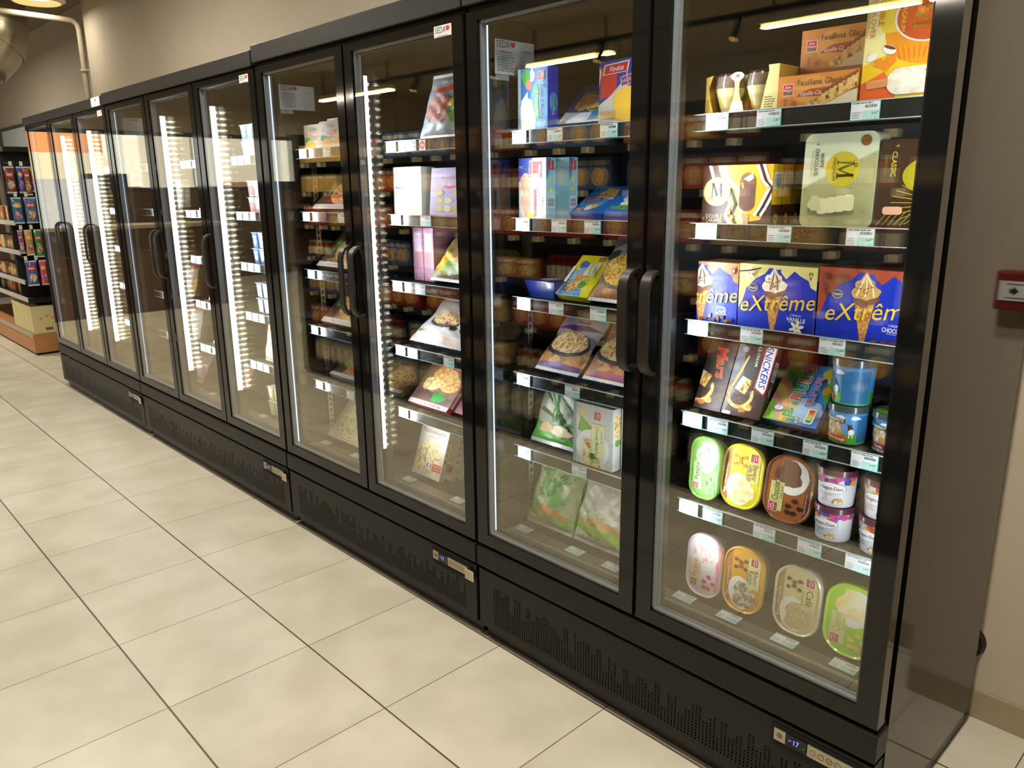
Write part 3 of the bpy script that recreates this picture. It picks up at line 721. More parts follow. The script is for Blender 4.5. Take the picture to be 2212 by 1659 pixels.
def pot(name, label, x, y, z, r, h, cupm, lidm, art, group=None, rz=0, lidtop=None, taper=.86):
    """round paper ice cream pot with an overhanging lid"""
    e = empty(name, label, 'ice cream pot', (x, y, z), group); e.rotation_euler = (0, 0, rz)
    c = MB(); hl = h*.84
    c.lathe([(0, .002), (r*taper*.9, .002), (r*taper, 0), (r*(taper+.02), .002), (r*.97, hl)], cupm, 36)
    A = Art(c, lambda u, v, dd: ((r*taper+.0004+(r*.97-r*taper)*v/hl+dd)*math.sin(u/r), -(r*taper+.0004+(r*.97-r*taper)*v/hl+dd)*math.cos(u/r), v), 9, hl, [(-r*3.1, .001), (r*3.1, .001), (r*3.1, hl-.001), (-r*3.1, hl-.001)], su=r*.18)
    art(A, r, hl); obj('cup', c, e, True)
    l = MB(); l.lathe([(r*.97, hl), (r*1.06, hl), (r*1.07, hl+.003), (r*1.04, h-.001), (r*1.0, h), (r*.95, h), (r*.93, h-.003), (0, h-.003)], lidm, 36)
    if lidtop: lidtop(Art(l, lambda u, v, dd: (u, v, h-.003+dd), 9, 9, [(r*.9*math.cos(k*PI/8), r*.9*math.sin(k*PI/8)) for k in range(16)]), r)
    obj('lid', l, e, True); return e
NUT = food('nuts', ['6b3a18', 'c88a44', 'f0d8a0', '8a4c20'], 130)
PIZ = food('pizza_top', ['b5301c', 'e8b24a', 'f3dc9a', 'c2481f', 'f0c860'], 110)
PIZM = food('pizza_meat', ['a8281c', 'd8502c', 'e8a05a', 'f2cf9a', '9c2c20'], 120)
GRAT = food('gratin', ['caa03a', 'f0d884', 'fbf1c0', 'b0762a'], 100)
WAFER = food('wafer', ['8a5420', 'c8883c', 'e0aa5c', 'a86a2c'], 160)
CHOC = food('choc_scoop', ['2a160c', '5a3420', '7a4c30', '40241a'], 120, cells=.18)
CREAM = food('cream_scoop', ['e8dcc0', 'f8f2e2', 'd8c8a0'], 70, cells=.18)
CARAM = food('caramel_bits', ['b86a1c', 'e8a83c', 'f4d488', '8c4814'], 90)
COFF = food('coffee_scoop', ['8a6a34', 'c8aa6c', 'e0c890', '5a3f1c'], 140, cells=.18)
VEG = food('green_veg', ['1f4a1c', '4a8a34', '7ab050', '2c6428'], 90)
WOOD = food('wood_board', ['7a4a24', 'b07a44', 'c8965c', '8c5c30'], 25)
MEAT = food('minced_meat', ['5c1c14', '9c4a34', 'c07c60', '742c20'], 150)
SALM = food('salmon', ['e07a5a', 'f4a888', 'f8c8a8'], 40, cells=.18)
BREAD = food('breaded_fish', ['c8882c', 'e8b860', 'f4d48c', 'b06c20'], 140)
WHF = food('white_fish', ['f0ece0', 'd8c89c', 'fbf8f0', 'c8ae74'], 60, cells=.18)
CORN = food('sweetcorn', ['e8c418', 'f8e048', 'c89010', '8c3c1c', 'f4dc60'], 150)
PASTA = food('pasta', ['e8d088', 'f4e8b8', 'c8503c', 'd8b860', 'f0dca0'], 110)
STRAW = food('berry', ['c82c34', 'e8545c', 'f48c88'], 120, cells=.18)

# ---------------- ice cream door (nearest freezer, right-hand door) ----------------
Y0 = .151
def bf_box(a, t1, t2, ribbon='b4552a'):
    a.rect(0, 0, a.w, a.h, 'd98a3c'); a.ell(a.w*.45, a.h*.55, a.w*.25, a.h*.4, 'e6a050')
    bf_logo(a, .024, a.h*.60, .024); a.rect(.04, a.h*.42, .0404, a.h*.85, '8c4c1c')
    a.text(t1, .045, a.h*.78, .0125, '33302e', al='l', mw=.095)
    a.put([(.043, a.h*.38), (.055, a.h*.50), (.075, a.h*.58), (.115, a.h*.60), (.133, a.h*.66), (.128, a.h*.50), (.115, a.h*.40), (.09, a.h*.36), (.06, a.h*.40)], ribbon)
    a.text(t2, .088, a.h*.47, .0085, 'f6efe6', ital=True, mw=.07, rot=2)
    for k in range(7): a.blob(.014+.008*(k % 4), a.h*(.12+.1*(k//4))+.004, .006, .0055, 'b8642c' if k % 2 else 'cf8244', k+3)
    a.put([(.07, 0), (a.w*.42, a.h*.14), (a.w*.75, a.h*.38), (a.w, a.h*.46), (a.w, 0)], 'ead9b4'); a.blob(a.w*.52, a.h*.16, .024, .010, CARAM, 4, rot=20)
    for k in range(9):
        u = a.w*.58+k*.009; v = a.h*(.36+.06*k); a.put([(u, v-.02), (u+.012, v-.016), (u+.014, v+.006), (u+.008, v+.012), (u-.002, v+.004)], CARAM if k % 2 else 'e8c078')
        a.ell(u+.004, v+.008, .0065, .0035, '8c4a24', 35)
bfs = lambda a: (a.rect(0, 0, a.w, a.h, 'b56a30'), a.lines(.008, .01, a.w-.008, a.h-.01, 8, '8a4c22', 5))
carton('ice_cream_cake_box', 'long caramel-brown ice cream cake box standing on the top shelf beside the dessert glasses', 'box', .2025, Y0, zf(0), .174, .070, .085, 0, 'd98a3c', lambda a: bf_box(a, 'Feuilleté Glacé', 'Vanille Caramel'), bfs, topcol='c98242')
mb = MB(); mb.box(.205, .36, .2415, .29, zf(0), 1.688, ink('c07a3c')); tag(obj('ice_cream_cake_box', mb), 'lower caramel-brown cake box in the rear stack, carrying a box of the same kind', 'box')
carton('ice_cream_cake_box', 'upper long caramel-brown ice cream cake box stacked behind, near the top of the glass', 'box', .203, .2415, 1.6885, .168, .083, .085, 0, 'd98a3c', lambda a: bf_box(a, 'Feuilleté Glacé', 'Vanille Caramel'), bfs, topcol='c98242')
def sunl(a):
    w, h = a.w, a.h
    a.rect(0, 0, w, h, 'f2c81c'); a.put([(0, h*.35), (0, h), (w, h), (w, h*.62)], 'f4e9a0'); a.ell(w*.72, h*.78, w*.56, h*.30, 'f4d23c'); a.ell(w*.78, h*.62, w*.52, h*.30, 'f39a1c', a0=180, a1=360)
    a.put([(0, 0), (0, h*.18), (w*.3, h*.28), (w*.5, 0)], 'e8641c')
    a.ell(w*.80, h*.74, w*.44, h*.235, 'f0e9d8'); a.ell(w*.80, h*.74, w*.41, h*.22, 'd2561c')
    big_m(a, w*.76, h*.745, .048, 'f2cf2c', -90); a.text('MAGNUM', w*.48, h*.745, .009, 'f2cf2c', rot=-90, mw=.06)
    a.text('DOUBLE', w*.20, h*.83, .011, 'c98a18', rot=-90, bold=True, mw=.06); a.text('SUNLOVER', w*.10, h*.76, .0105, 'd8702c', rot=-90, mw=.075)
    a.text('WHITE CHOCOLATE', w*.04, h*.80, .005, 'c8861c', rot=-90, mw=.05); a.text('MANGO COCONUT', w*-.005+.004, h*.72, .005, 'c8861c', rot=-90, mw=.05)
    for u, v in ((.03, .36), (.055, .33), (.075, .38)): a.blob(w*.12+u*.5, h*v, .010, .008, 'ef8a1c', int(u*999)); 
    a.ell(w*.12, h*.42, .010, .007, 'f6f4ee', 30); a.ell(w*.34, h*.47, .013, .008, 'f8f6f0', -20); a.ell(w*.34, h*.49, .012, .003, '6b3c1c', -20)
    a.put(rr(w*.75, h*.24, h*.12, 8, w*.34, h*.06), CREAM); a.put([(w*.08, h*.13), (w*.36, h*.14), (w*.36, h*.22), (w*.08, h*.20)], 'd9925c'); a.put([(w*.86, h*.22), (w, h*.2), (w, h*.27), (w*.8, h*.265)], 'e89030')
    for s in range(9): a.stroke([(w*.45+s*w*.07, h*.47), (w*.5+s*w*.055, h*.37)], .0015, 'f2781c')
carton('ice_cream_box', 'tall orange and yellow ice cream stick box at the right end of the top shelf', 'box', .381, Y0, zf(0), .148, .205, .06, 1, 'f2c81c', sunl, topcol='e8b818')
# twin dessert glasses in a yellow sleeve
def gelato():
    e = empty('dessert_glass_pack', 'pack of two layered dessert glasses in a yellow cardboard sleeve on the top shelf', 'dessert pack', (.018, .158, zf(0)))
    s = MB(); Y, O = ink('ecdc8c'), ink('caa53c'); W_, H = .182, .100
    s.box(.0, .0015, .0, .085, 0, H-.012, O); s.box(W_-.0015, W_, 0, .085, 0, H, O); s.box(0, W_, .0, .085, 0, .001, Y); s.box(0, W_, .083, .085, 0, H-.004, O)
    s.idx([(0, 0, H-.012), (.018, 0, H-.008), (.018, .085, H-.008), (0, .085, H-.012)], [(0, 1, 2, 3)], O); s.face([(W_-.022, 0, H), (W_, 0, H), (W_, .085, H), (W_-.022, .085, H)], Y)
    A = Art(s, lambda u, v, d: (u, .0005-d, v), W_, H+.01)
    L1 = [(0, 0), (.024, 0), (.012, .04), (.008, .065), (.018, H-.009), (.0, H-.012)]; A.put(L1, 'c8a440'); A.lines(.002, .006, .012, .04, 7, '8a6c20', 4)
    A.put([(.062, 0), (.100, 0), (.092, .03), (.086, .05), (.086, .07), (.096, .088), (.066, .086), (.074, .072), (.076, .055), (.072, .035)], 'ecca4c')
    A.put([(.060, 0), (.102, 0), (.0945, .03), (.0695, .03)], 'eef0e4'); A.text('GELATO', .0815, .0115, .0066, '1f3050', bold=True, mw=.026); A.text("D'ITALIA", .0815, .002, .0060, '1f3050', bold=True, mw=.026); A.arc(.0815, .021, .0025, .003, '9aa0a0', 0, 360)
    A.ell(.081, .084, .016, .009, 'eef0ea'); A.put([(.074, .082), (.084, .080), (.088, .087), (.079, .089)], '6b3a24')
    A.put([(.140, 0), (W_, 0), (W_, H), (W_-.026, H), (W_-.024, H-.012), (.152, .062), (.146, .03)], 'ece09c'); A.lines(.150, .006, .176, .036, 6, '6b5a1c', 8)
    obj('cardboard_sleeve', s, e)
    for k, cx in enumerate((.042, .121)):
        g = MB(); prof = [(0, .002), (.014, .002), (.017, .004), (.022, .02), (.030, .045), (.034, .062), (.0345, .07), (.032, .088), (.029, .094), (.0, .095)]
        mm = [CHOC, CHOC, mat('glass_cream', 'a8966c', .25, coat=.6, noise=.12, scale=60), mat('glass_sponge', 'c4b070', .25, coat=.7, noise=.06, scale=50), mat('glass_mousse', 'd4c690', .2, coat=.7, noise=.1, scale=40), mat('glass_swirl', '7e6a5c', .15, coat=.9, noise=.35, scale=60), mat('glass_swirl', '7e6a5c'), mat('glass_choc', '3e2c24', .12, coat=1, noise=.1), mat('glass_choc', '3e2c24')]
        g.lathe([(r*.97, z) for r, z in prof], None, 30, ms=mm); o = obj('dessert_glass', g, e, True); o.location = (cx, .037, 0)
gelato()
# second shelf
def dcar(a):
    w, h = a.w, a.h; a.rect(0, 0, w, h, '4a2c1c'); a.put([(w*.18, h), (w, h), (w, h*.45), (w*.86, h*.10), (w*.40, 0), (w*.45, h*.35), (w*.22, h*.75)], 'e8b820')
    for c, o_ in (('f2ecd8', .0), ('2c1a10', .016), ('f0d468', .026), ('f4efe0', .036)):
        a.stroke([(w*.10+o_, h*1.0), (w*.16+o_, h*.78), (w*.34+o_, h*.6), (w*.42+o_, h*.35), (w*.36+o_, h*.16), (w*.44+o_, 0)], .0085, c)
    for c, o_ in (('f2ecd8', 0), ('2c1a10', .009), ('f4efe0', .016)): a.stroke([(w*.78+o_, h), (w*.86+o_, h*.75), (w*.96+o_, h*.62), (w*.84+o_, h*.3), (w*.78+o_, h*.18)], .007, c)
    a.put(rr(w*.22, h*.63, w*.10, 8, w*.55, h*.24), CHOC); a.put(rr(w*.20, h*.60, w*.095, 8, w*.56, h*.25), '6a4230'); a.put([(w*.60, h*.77), (w*.72, h*.86), (w*.74, h*.78), (w*.68, h*.72)], 'f4f0e8'); a.rect(w*.62, 0, w*.70, h*.2, 'c89a74'); a.stroke([(w*.585, h*.7), (w*.60, h*.62)], .004, 'e8a83c')
    a.ell(w*.22, h*.56, w*.205, h*.245, 'b8a050'); a.ell(w*.22, h*.56, w*.19, h*.23, 'ead892'); big_m(a, w*.22, h*.59, .032, '1c2a50'); a.text('MAGNUM', w*.22, h*.44, .0085, '6a5424', mw=.045); a.arc(w*.22, h*.725, .003, .0042, '4a4020', 0, 360)
    a.text('DOUBLE', w*.20, h*.15, .0095, 'd8c8a0', mw=.044, al='c'); a.text('CARAMEL', w*.20, h*.075, .0095, 'd8c8a0', mw=.044); a.text('4', w*.04, h*.11, .010, 'b8a070')
    for p in ((.41, .22), (.46, .13)): a.ell(w*p[0], h*p[1], .006, .006, 'c8823c')
def dcs(a):
    a.rect(0, 0, a.w, a.h, 'e0b01c'); a.rect(0, 0, a.w, a.h*.35, '4a2c1c'); a.barcode(.004, a.h*.62, a.w-.004, a.h*.85, 'dcd8c8', 3); a.rect(.004, a.h*.6, a.w-.004, a.h*.87, 'e4e4dc'); a.barcode(.006, a.h*.63, a.w-.006, a.h*.84, '303030', 4, True); a.ell(a.w/2, a.h*.12, .008, .012, 'c8a84c'); a.text('M', a.w/2, a.h*.12, .01, '4a2c1c', bold=True)
for k in range(4):
    o = carton('ice_cream_stick_box', ['brown and yellow swirled ice cream stick box, foremost of its row on the second shelf', 'brown and yellow ice cream stick box, second in the row behind the front one', 'brown and yellow ice cream stick box, third in its row on the second shelf', 'brown and yellow ice cream stick box at the very back of its row'][k], 'box', .020+.0, .160+k*.047, zf(1), .180, .136, .0445, 1, '4a2c1c', dcar if k == 0 else None, dcs, topcol='c89a1c', group='row of caramel ice cream stick boxes', r=.0)
def white(a):
    w, h = a.w, a.h; a.rect(0, 0, w, h, 'd6dcbc'); a.put([(0, h*.42), (w, h*.80), (w, 0), (0, 0)], 'a8a878')
    a.ell(w*.55, h*.62, w*.235, h*.185, 'c8b82c'); big_m(a, w*.59, h*.62, .036, '3c2414', -90); a.text('MAGNUM', w*.44, h*.62, .008, '3c2414', rot=-90, mw=.045); a.arc(w*.73, h*.66, .0025, .004, '3c2414', 0, 360)
    a.text('WHITE', w*.26, h*.72, .0085, '3a4030', rot=-90, mw=.03, bold=True); a.text('CHOCOLATE', w*.185, h*.70, .0085, '3a4030', rot=-90, mw=.055, bold=True); a.text('CHOCOLAT BLANC', w*.12, h*.68, .0045, '8a8c68', rot=-90); a.text('4', w*.19, h*.89, .008, '5a6048', rot=-90)
    a.ell(w*.84, h*.91, .011, .011, '8a5a2c')
    for k, (u, v) in enumerate(((.14, .25), (.85, .5), (.9, .18), (.5, .06), (.18, .08), (.7, .42), (.08, .4))):
        for j in range(7): t = j*2*PI/7; a.stroke([(w*u, h*v), (w*u+.012*math.cos(t), h*v+.012*math.sin(t))], .0006, '7c8054')
    for k in range(4): a.put(rr(w*.15, h*.17, w*.05, 6, w*(.26+.12*k), h*(.15+.012*k)), 'd8d4a8')
    a.blob(w*.22, h*.26, .014, .016, 'c8c494', 5); a.stroke([(0, h*.42), (w, h*.80)], .0008, '9a9a60')
carton('ice_cream_box', 'pale green white-chocolate ice cream box with rounded corners and a gold circle', 'box', .272, .155, zf(1), .154, .194, .058, 1, 'cfd4b4', white, r=.018)
def classic(a):
    w, h = a.w, a.h; a.rect(0, 0, w, h, '3c2616'); a.ell(w*.78, h*.60, w*.42, h*.2, 'a8a01c'); a.text('CLASSIC', w*.22, h*.73, .010, 'c8c23c', rot=-90, mw=.048, bold=True); a.text('4', w*.25, h*.93, .009, 'a8a23c', rot=-90)
    a.text('CHOCOLAT', w*.10, h*.72, .005, '8a843c', rot=-90)
    for k in range(12): t = math.radians(95+k*14); a.stroke([(w*.78+.03*math.cos(t), h*.30+.03*math.sin(t)), (w*.78+.07*math.cos(t), h*.30+.05*math.sin(t))], .0012, 'c8b83c')
    for k in range(5): a.stroke([(w*(.05+.09*k), h*.05), (w*(.2+.09*k), h*.2)], .0012, 'b8a83c')
    a.put(rr(w*.30, h*.09, .006, 5, w*.12, h*.17), 'd8a888')
carton('ice_cream_box', 'dark brown classic ice cream box with a gold circle, right end of the second shelf', 'box', .432, .155, zf(1), .128, .175, .058, 1, '3c2616', classic)
# third shelf: three blue cone boxes
def extreme(bgc, sub, top2, scoop, acc):
    def f(a):
        w, h = a.w, a.h; a.rect(0, 0, w, h, bgc); a.d += .0001
        P = [(0, 0), (w, 0), (w, h*.66), (w*.93, h*.70), (w*.90, h*.80), (w*.80, h*.86), (w*.72, h*.93), (w*.62, h*.80), (w*.52, h*.93), (w*.40, h*.96), (w*.34, h*.86), (w*.22, h*.78), (w*.10, h*.62), (w*.05, h*.40), (0, h*.30)]
        a.put(P, '1c34b4'); a.put([(w*.4, h*.9), (w*.55, h*.95), (w*.5, h*.5), (w*.3, h*.5)], '2440c4')
        cx = w*.47; cone = [(cx-.014, h*.40), (cx+.020, h*.40), (cx+.008, 0), (cx-.001, 0)]; a.put([(cx-.021, h*.56), (cx+.021, h*.56), (cx+.005, -.005), (cx-.003, -.005)], WAFER)
        a.blob(cx, h*.62, .026, .020, CHOC, 3); a.blob(cx, h*.72, .0285, .022, scoop, 9); a.put([(cx-.016, h*.80), (cx, h*.98), (cx+.016, h*.80)], scoop)
        for k in range(5): a.stroke([(cx-.018+.009*k, h*.63), (cx-.010+.006*k, h*.78), (cx, h*.93)], .0032, 'f4ead4' if k % 2 == 0 else acc)
        for k in range(10): q = random.Random(k+5); a.blob(cx+q.uniform(-.022, .022), h*q.uniform(.6, .8), .0025, .002, 'a8682c', k)
        a.text('eXtrême', w*.52, h*.44, .038, 'e8c84c', rot=6, ital=True, mw=w*.97)
        a.ell(w*.20, h*.64, .012, .0095, 'c8c078'); a.ell(w*.20, h*.64, .0105, .008, '18286c'); a.text('Nestlé', w*.20, h*.64, .005, 'f2f2ea', bold=True, mw=.017)
        a.text("L'ORIGINAL", w*.78, h*.27, .0050, 'd8e0f4', rot=-3, mw=.026); a.text(sub, w*.78, h*.205, .0095, 'f4f6fc', rot=-3, bold=True, mw=w*.24); a.text('PEPITES DE NOUGATINE', w*.78, h*.155, .003, 'c8d0f0', rot=-3, mw=.032)
        a.put([(w*.93, h*.80), (w*.905, h*.9), (w*.915, h*.93), (w*.955, h*.93), (w*.96, h*.90)], acc); a.text('6', w*.934, h*.885, .008, 'f4f0e0', bold=True)
        top2(a)
    return f
def vanf(a):
    w, h = a.w, a.h
    for u, v, s in ((.14, .86, .016), (.80, .08, .018)):
        for j in range(6): t = j*PI/3+.3; a.ell(w*u+s*.5*math.cos(t), h*v+s*.5*math.sin(t), s*.5, s*.2, 'f4f0d8', math.degrees(t))
        a.ell(w*u, h*v, s*.15, s*.15, 'd8b03c')
    a.stroke([(w*.0, h*.88), (w*.14, h*.90), (w*.30, h*.95)], .003, '3c2414')
def chof(a):
    for k in range(9): q = random.Random(k); a.blob(a.w*q.uniform(.05, .3), a.h*q.uniform(.65, .9), .008, .006, '8a4c34' if k % 2 else '6a3422', k)
    for k in range(5): a.blob(a.w*(.6+.09*k), .004, .008, .005, '7a3c28', k+20)
def caff(a):
    for k in range(8): a.ell(a.w*(.5+.06*k), a.h*(.05+.03*(k % 3)), .006, .0045, '5a3018' if k % 2 else '7c4824', 30*k)
CONE_CH = food('cone_choc', ['6a3c24', 'a87848', 'd8b060', '8a5834'], 150, cells=.18)
exs = lambda a: (a.rect(0, 0, a.w, a.h, '1c2c94'), a.rect(0, a.h*.8, a.w, a.h, 'c8b070'))
carton('cone_box', 'blue and brown coffee cone box at the left end of the third shelf', 'box', .022-.0, Y0+.004, zf(2), .111, .146, .095, 0, 'b87c4c', lambda a: extreme('b87c4c', 'CAFÉ', caff, CREAM, '6b4420')(Art(a.mb, lambda u, v, d: (u-.078, -d-.0002, v), .19, .146, [(.0781, 0), (.189, 0), (.189, .146), (.0781, .146)])), exs, topcol='a87444')
carton('cone_box', 'blue and yellow vanilla cone box in the middle of the third shelf', 'box', .137, Y0+.004, zf(2), .188, .148, .095, -1, 'e4d888', extreme('e4d888', 'VANILLE', vanf, CREAM, '8a5a24'), exs, topcol='cfc478')
carton('cone_box', 'blue and rust-red chocolate cone box at the right end of the third shelf', 'box', .330, Y0+.004, zf(2), .215, .152, .095, -1, 'a84a34', extreme('a84a34', 'CHOCOLAT', chof, CONE_CH, 'd8a83c'), exs, topcol='8c4430')
# fourth shelf
def bar_art(name):
    def f(a):
        w, h = a.w, a.h; a.rect(0, 0, w, h, '33241c'); a.put([(0, 0), (0, h), (w*.16, h), (w*.30, h*.6), (w*.06, 0)], '6a6c70')
        a.arc(w*.36, h*.30, w*.26, w*.345, CARAM, 155, 385, 26); a.arc(w*.36, h*.30, w*.30, w*.33, 'f0d08c', 300, 385, 10); a.stroke([(w*.08, h*.38), (w*.2, h*.6), (w*.3, h*.8)], .005, 'd8942c'); a.stroke([(w*.10, h*.38), (w*.24, h*.62), (w*.33, h*.84)], .0035, 'f0c878')
        a.rpoly([(w*.24, h*.34), (w*.5, h*.34), (w*.5, h*.54), (w*.24, h*.54)], 'f4e4b8', -20); a.rpoly([(w*.36, h*.32), (w*.54, h*.32), (w*.54, h*.52), (w*.36, h*.52)], CARAM, -20)
        a.blob(w*.62, h*.14, .014, .008, CARAM, 6); a.blob(w*.5, h*.09, .010, .006, 'b8742c', 8)
        if name == 'S':
            a.put([(w*.66, h*.42), (w*.94, h*.33), (w*.98, h*.42), (w*.99, h), (w*.70, h*1.0)], 'c8343c'); a.put([(w*.69, h*.43), (w*.925, h*.355), (w*.955, h*.43), (w*.965, h), (w*.725, h)], 'f0f0ee')
            a.text('SNICKERS', w*.83, h*.72, w*.185, '22229a', rot=-88, bold=True, mw=h*.60, ital=True); a.text('ICE CREAM', w*.56, h*.86, .008, 'd8ded0', rot=-88, bold=True, mw=.06); a.ell(w*.2, h*.93, .008, .008, '9aa0a0'); a.put(rr(.022, .02, .003, 3, .004, -.012), 'e8e8e0')
        else: a.text('Mars', w*.74, h*.70, w*.26, 'c83020', rot=-80, bold=True, mw=h*.5, ital=True, ol=('d8b060', .0012))
        for v in (.42, .74): a.stroke([(0, h*v), (w*.2, h*(v+.08))], .0006, '2a2a2a')
    return f
sds = lambda a: (a.rect(0, 0, a.w, a.h, '2a1e18'), a.rect(a.w*.1, a.h*.55, a.w*.9, a.h*.82, 'c0c4c4'), a.barcode(a.w*.15, a.h*.57, a.w*.85, a.h*.8, '222222', 3, True), a.ell(a.w*.5, a.h*.4, .004, .012, '8a8c8a'))
carton('chocolate_ice_bar_box', 'dark chocolate ice bar box with a red script name, leaning left of its twin', 'box', .020, .160, zf(3), .098-.020, .178, .05, 24, '33241c', lambda a: bar_art('M')(Art(a.mb, lambda u, v, d: (u-.038, -d-.0002, v), .116, .178, [(.0381, 0), (.1159, 0), (.1159, .178), (.0381, .178)])), sds)
carton('chocolate_ice_bar_box', 'dark brown leaning ice bar box with blue lettering on a white and red band', 'box', .101, .160, zf(3), .104, .190, .05, 24, '33241c', bar_art('S'), sds)
def piru(a):
    w, h = a.w, a.h; a.rect(0, 0, w, h, '3c8ed8'); a.put([(0, 0), (0, h*.9), (w*.2, h), (w*.4, h*.75), (w*.28, h*.4), (w*.5, 0)], '8cc83c')
    for k, c in enumerate(('48b070', 'f0a080', 'f4d060', 'f2a8a0', 'a8d860')): a.arc(w*.02, h*.02, w*(.42-.08*k), w*(.50-.08*k), c, 0, 95, 14, k2=2.2)
    a.blob(w*.72, h*.25, w*.26, h*.18, 'a8cdf0', 3); a.put([(w*.75, h), (w, h), (w, h*.35), (w*.88, h*.5), (w*.85, h*.75)], '5cb83c')
    for i, (ch, c) in enumerate(zip('PiRULO', ('52b848', 'f0b838', 'e8604c', '48a84c', 'e08c34', '3c8c3c'))): a.text(ch, w*.43, h*(.15+.145*i-(.03 if i == 1 else 0)), w*.235, c, rot=90, bold=True, ol=('f4f6f0', .0022))
    for i, ch in enumerate('TROPICAL'): a.text(ch, w*.70, h*(.33+.066*i), w*.12, 'a84a9c' if i % 2 else 'c8508c', rot=92, bold=True, ol=('f4f0f8', .0014))
    a.ell(w*.22, h*.20, w*.10, h*.055, '4a8cd0'); a.ell(w*.22, h*.20, w*.085, h*.045, 'f0f0f4'); a.text('Nestlé', w*.22, h*.20, .005, 'd04050', rot=75)
    a.text('x4', w*.62, h*.05, .012, 'f0f4f8', rot=90, bold=True, ol=('2c7c5c', .0015))
    a.put(rr(w*.16, h*.24, .004, 4, w*.76, h*.03), 'e8ecf0')
    for k, c in enumerate(('2c8c5c', '6cb44c', 'ecc83c', 'e8903c', 'd8543c')): a.rect(w*.79, h*(.05+.04*k), w*.89, h*(.09+.04*k), c)
    a.text('B', w*.84, h*.11, .009, 'f4f8f4', rot=90, bold=True)
    a.ell(w*.84, h*.86, w*.13, h*.09, 'e0a04c', 20); a.ell(w*.82, h*.84, w*.10, h*.075, 'c8c83c', 20); a.rpoly([(w*.86, h*.70), (w*.90, h*.70), (w*.90, h*.78), (w*.86, h*.78)], 'e8c890', 20); a.blob(w*.92, h*.58, .010, .012, 'e8a028', 4)
carton('ice_lolly_box', 'bright blue and green tropical ice lolly box leaning far back on the fourth shelf', 'box', .208, .158, zf(3), .132, .195, .045, 46, '3c8ed8', piru, lambda a: a.rect(0, 0, a.w, a.h, '2c78c0'), r=.0)
def bj(flav, col2, f2=None):
    def f(a, r, h):
        a.rect(-r*3.1, h*.30, r*3.1, h, '3a8cc8'); a.rect(-r*3.1, 0, r*3.1, h*.33, '4ca030'); a.rect(r*1.15, 0.006, r*2.6, h*.9, '2c6c9c')
        for u in (-.9, .2, 1.0): a.blob(r*u, h*.84, r*.25, h*.06, 'e4ecf2', int(u*7)+9)
        a.blob(-r*.20, h*.48, r*.55, h*.25, food('cookie_cream', ['efe6d0', 'fbf6ea', 'b08a5c', 'e4d4b0'], 90, cells=.18), 5); a.blob(r*.15, h*.36, r*.25, h*.10, 'b8864c', 8)
        # black and white cow
        cx = r*.78; a.ell(cx, h*.50, r*.13, h*.10, '15161a'); a.ell(cx+r*.05, h*.40, r*.16, h*.09, 'f2f2f0'); a.rect(cx-r*.08, h*.22, cx-r*.02, h*.38, 'f0f0ee'); a.rect(cx+r*.08, h*.22, cx+r*.14, h*.38, 'f0f0ee'); a.ell(cx-r*.06, h*.58, r*.08, h*.06, '15161a'); a.stroke([(cx-r*.16, h*.64), (cx-r*.06, h*.58), (cx+r*.06, h*.64)], r*.05, '15161a')
        a.put([(-r*.85, h*.72), (r*.5, h*.66), (r*.52, h*.80), (-r*.83, h*.87)], '3a4448'); a.text("BEN&JERRY'S", -r*.17, h*.765, h*.085, 'f0f0e4', rot=-4, bold=True, mw=r*1.25)
        a.put([(-r*.8, h*.12), (r*.6, h*.08), (r*.62, h*.24), (-r*.78, h*.28)], col2); a.text(flav, -r*.1, h*.18, h*.09, 'f6efe4', rot=-3, bold=True, mw=r*1.3)
        if f2: a.text(f2, -r*.1, h*.06, h*.085, 'f6efe4', bold=True, mw=r*1.4)
    return f
BJC = ink('3a8cc8'); BJL = mat('pot_lid_dark', '3f4a4a', .25, coat=.5, noise=.04)
pr_ = .0425
pot('ice_cream_pot', 'blue and green cookie ice cream pot carrying another pot on its lid', .404, .197, zf(3), pr_, .088, BJC, BJL, bj('Cookie Dough', 'c83c2c'), rz=-.25)
pot('ice_cream_pot', 'blue and green ice cream pot turned sideways on top of the cookie ice cream pot', .405, .202, zf(3)+.0885, .0455, .103, BJC, BJL, bj('Cookie', 'c83c2c'), rz=-1.35)
pot('ice_cream_pot', 'blue and green vanilla ice cream pot with a green printed lid, right of its neighbour', .500, .200, zf(3), pr_, .088, BJC, BJL, bj('Vanilla', '7c2c3c', 'Pecan Blondie'), rz=-.3, lidtop=lambda a, r: (a.ell(0, 0, r*.9, r*.9, '6cae34'), a.text('BEN&JERRY', 0, .005, .008, 'c83c2c', bold=True, mw=r*1.4), a.blob(r*.3, -r*.4, r*.3, r*.2, 'e8ecd8', 3)))
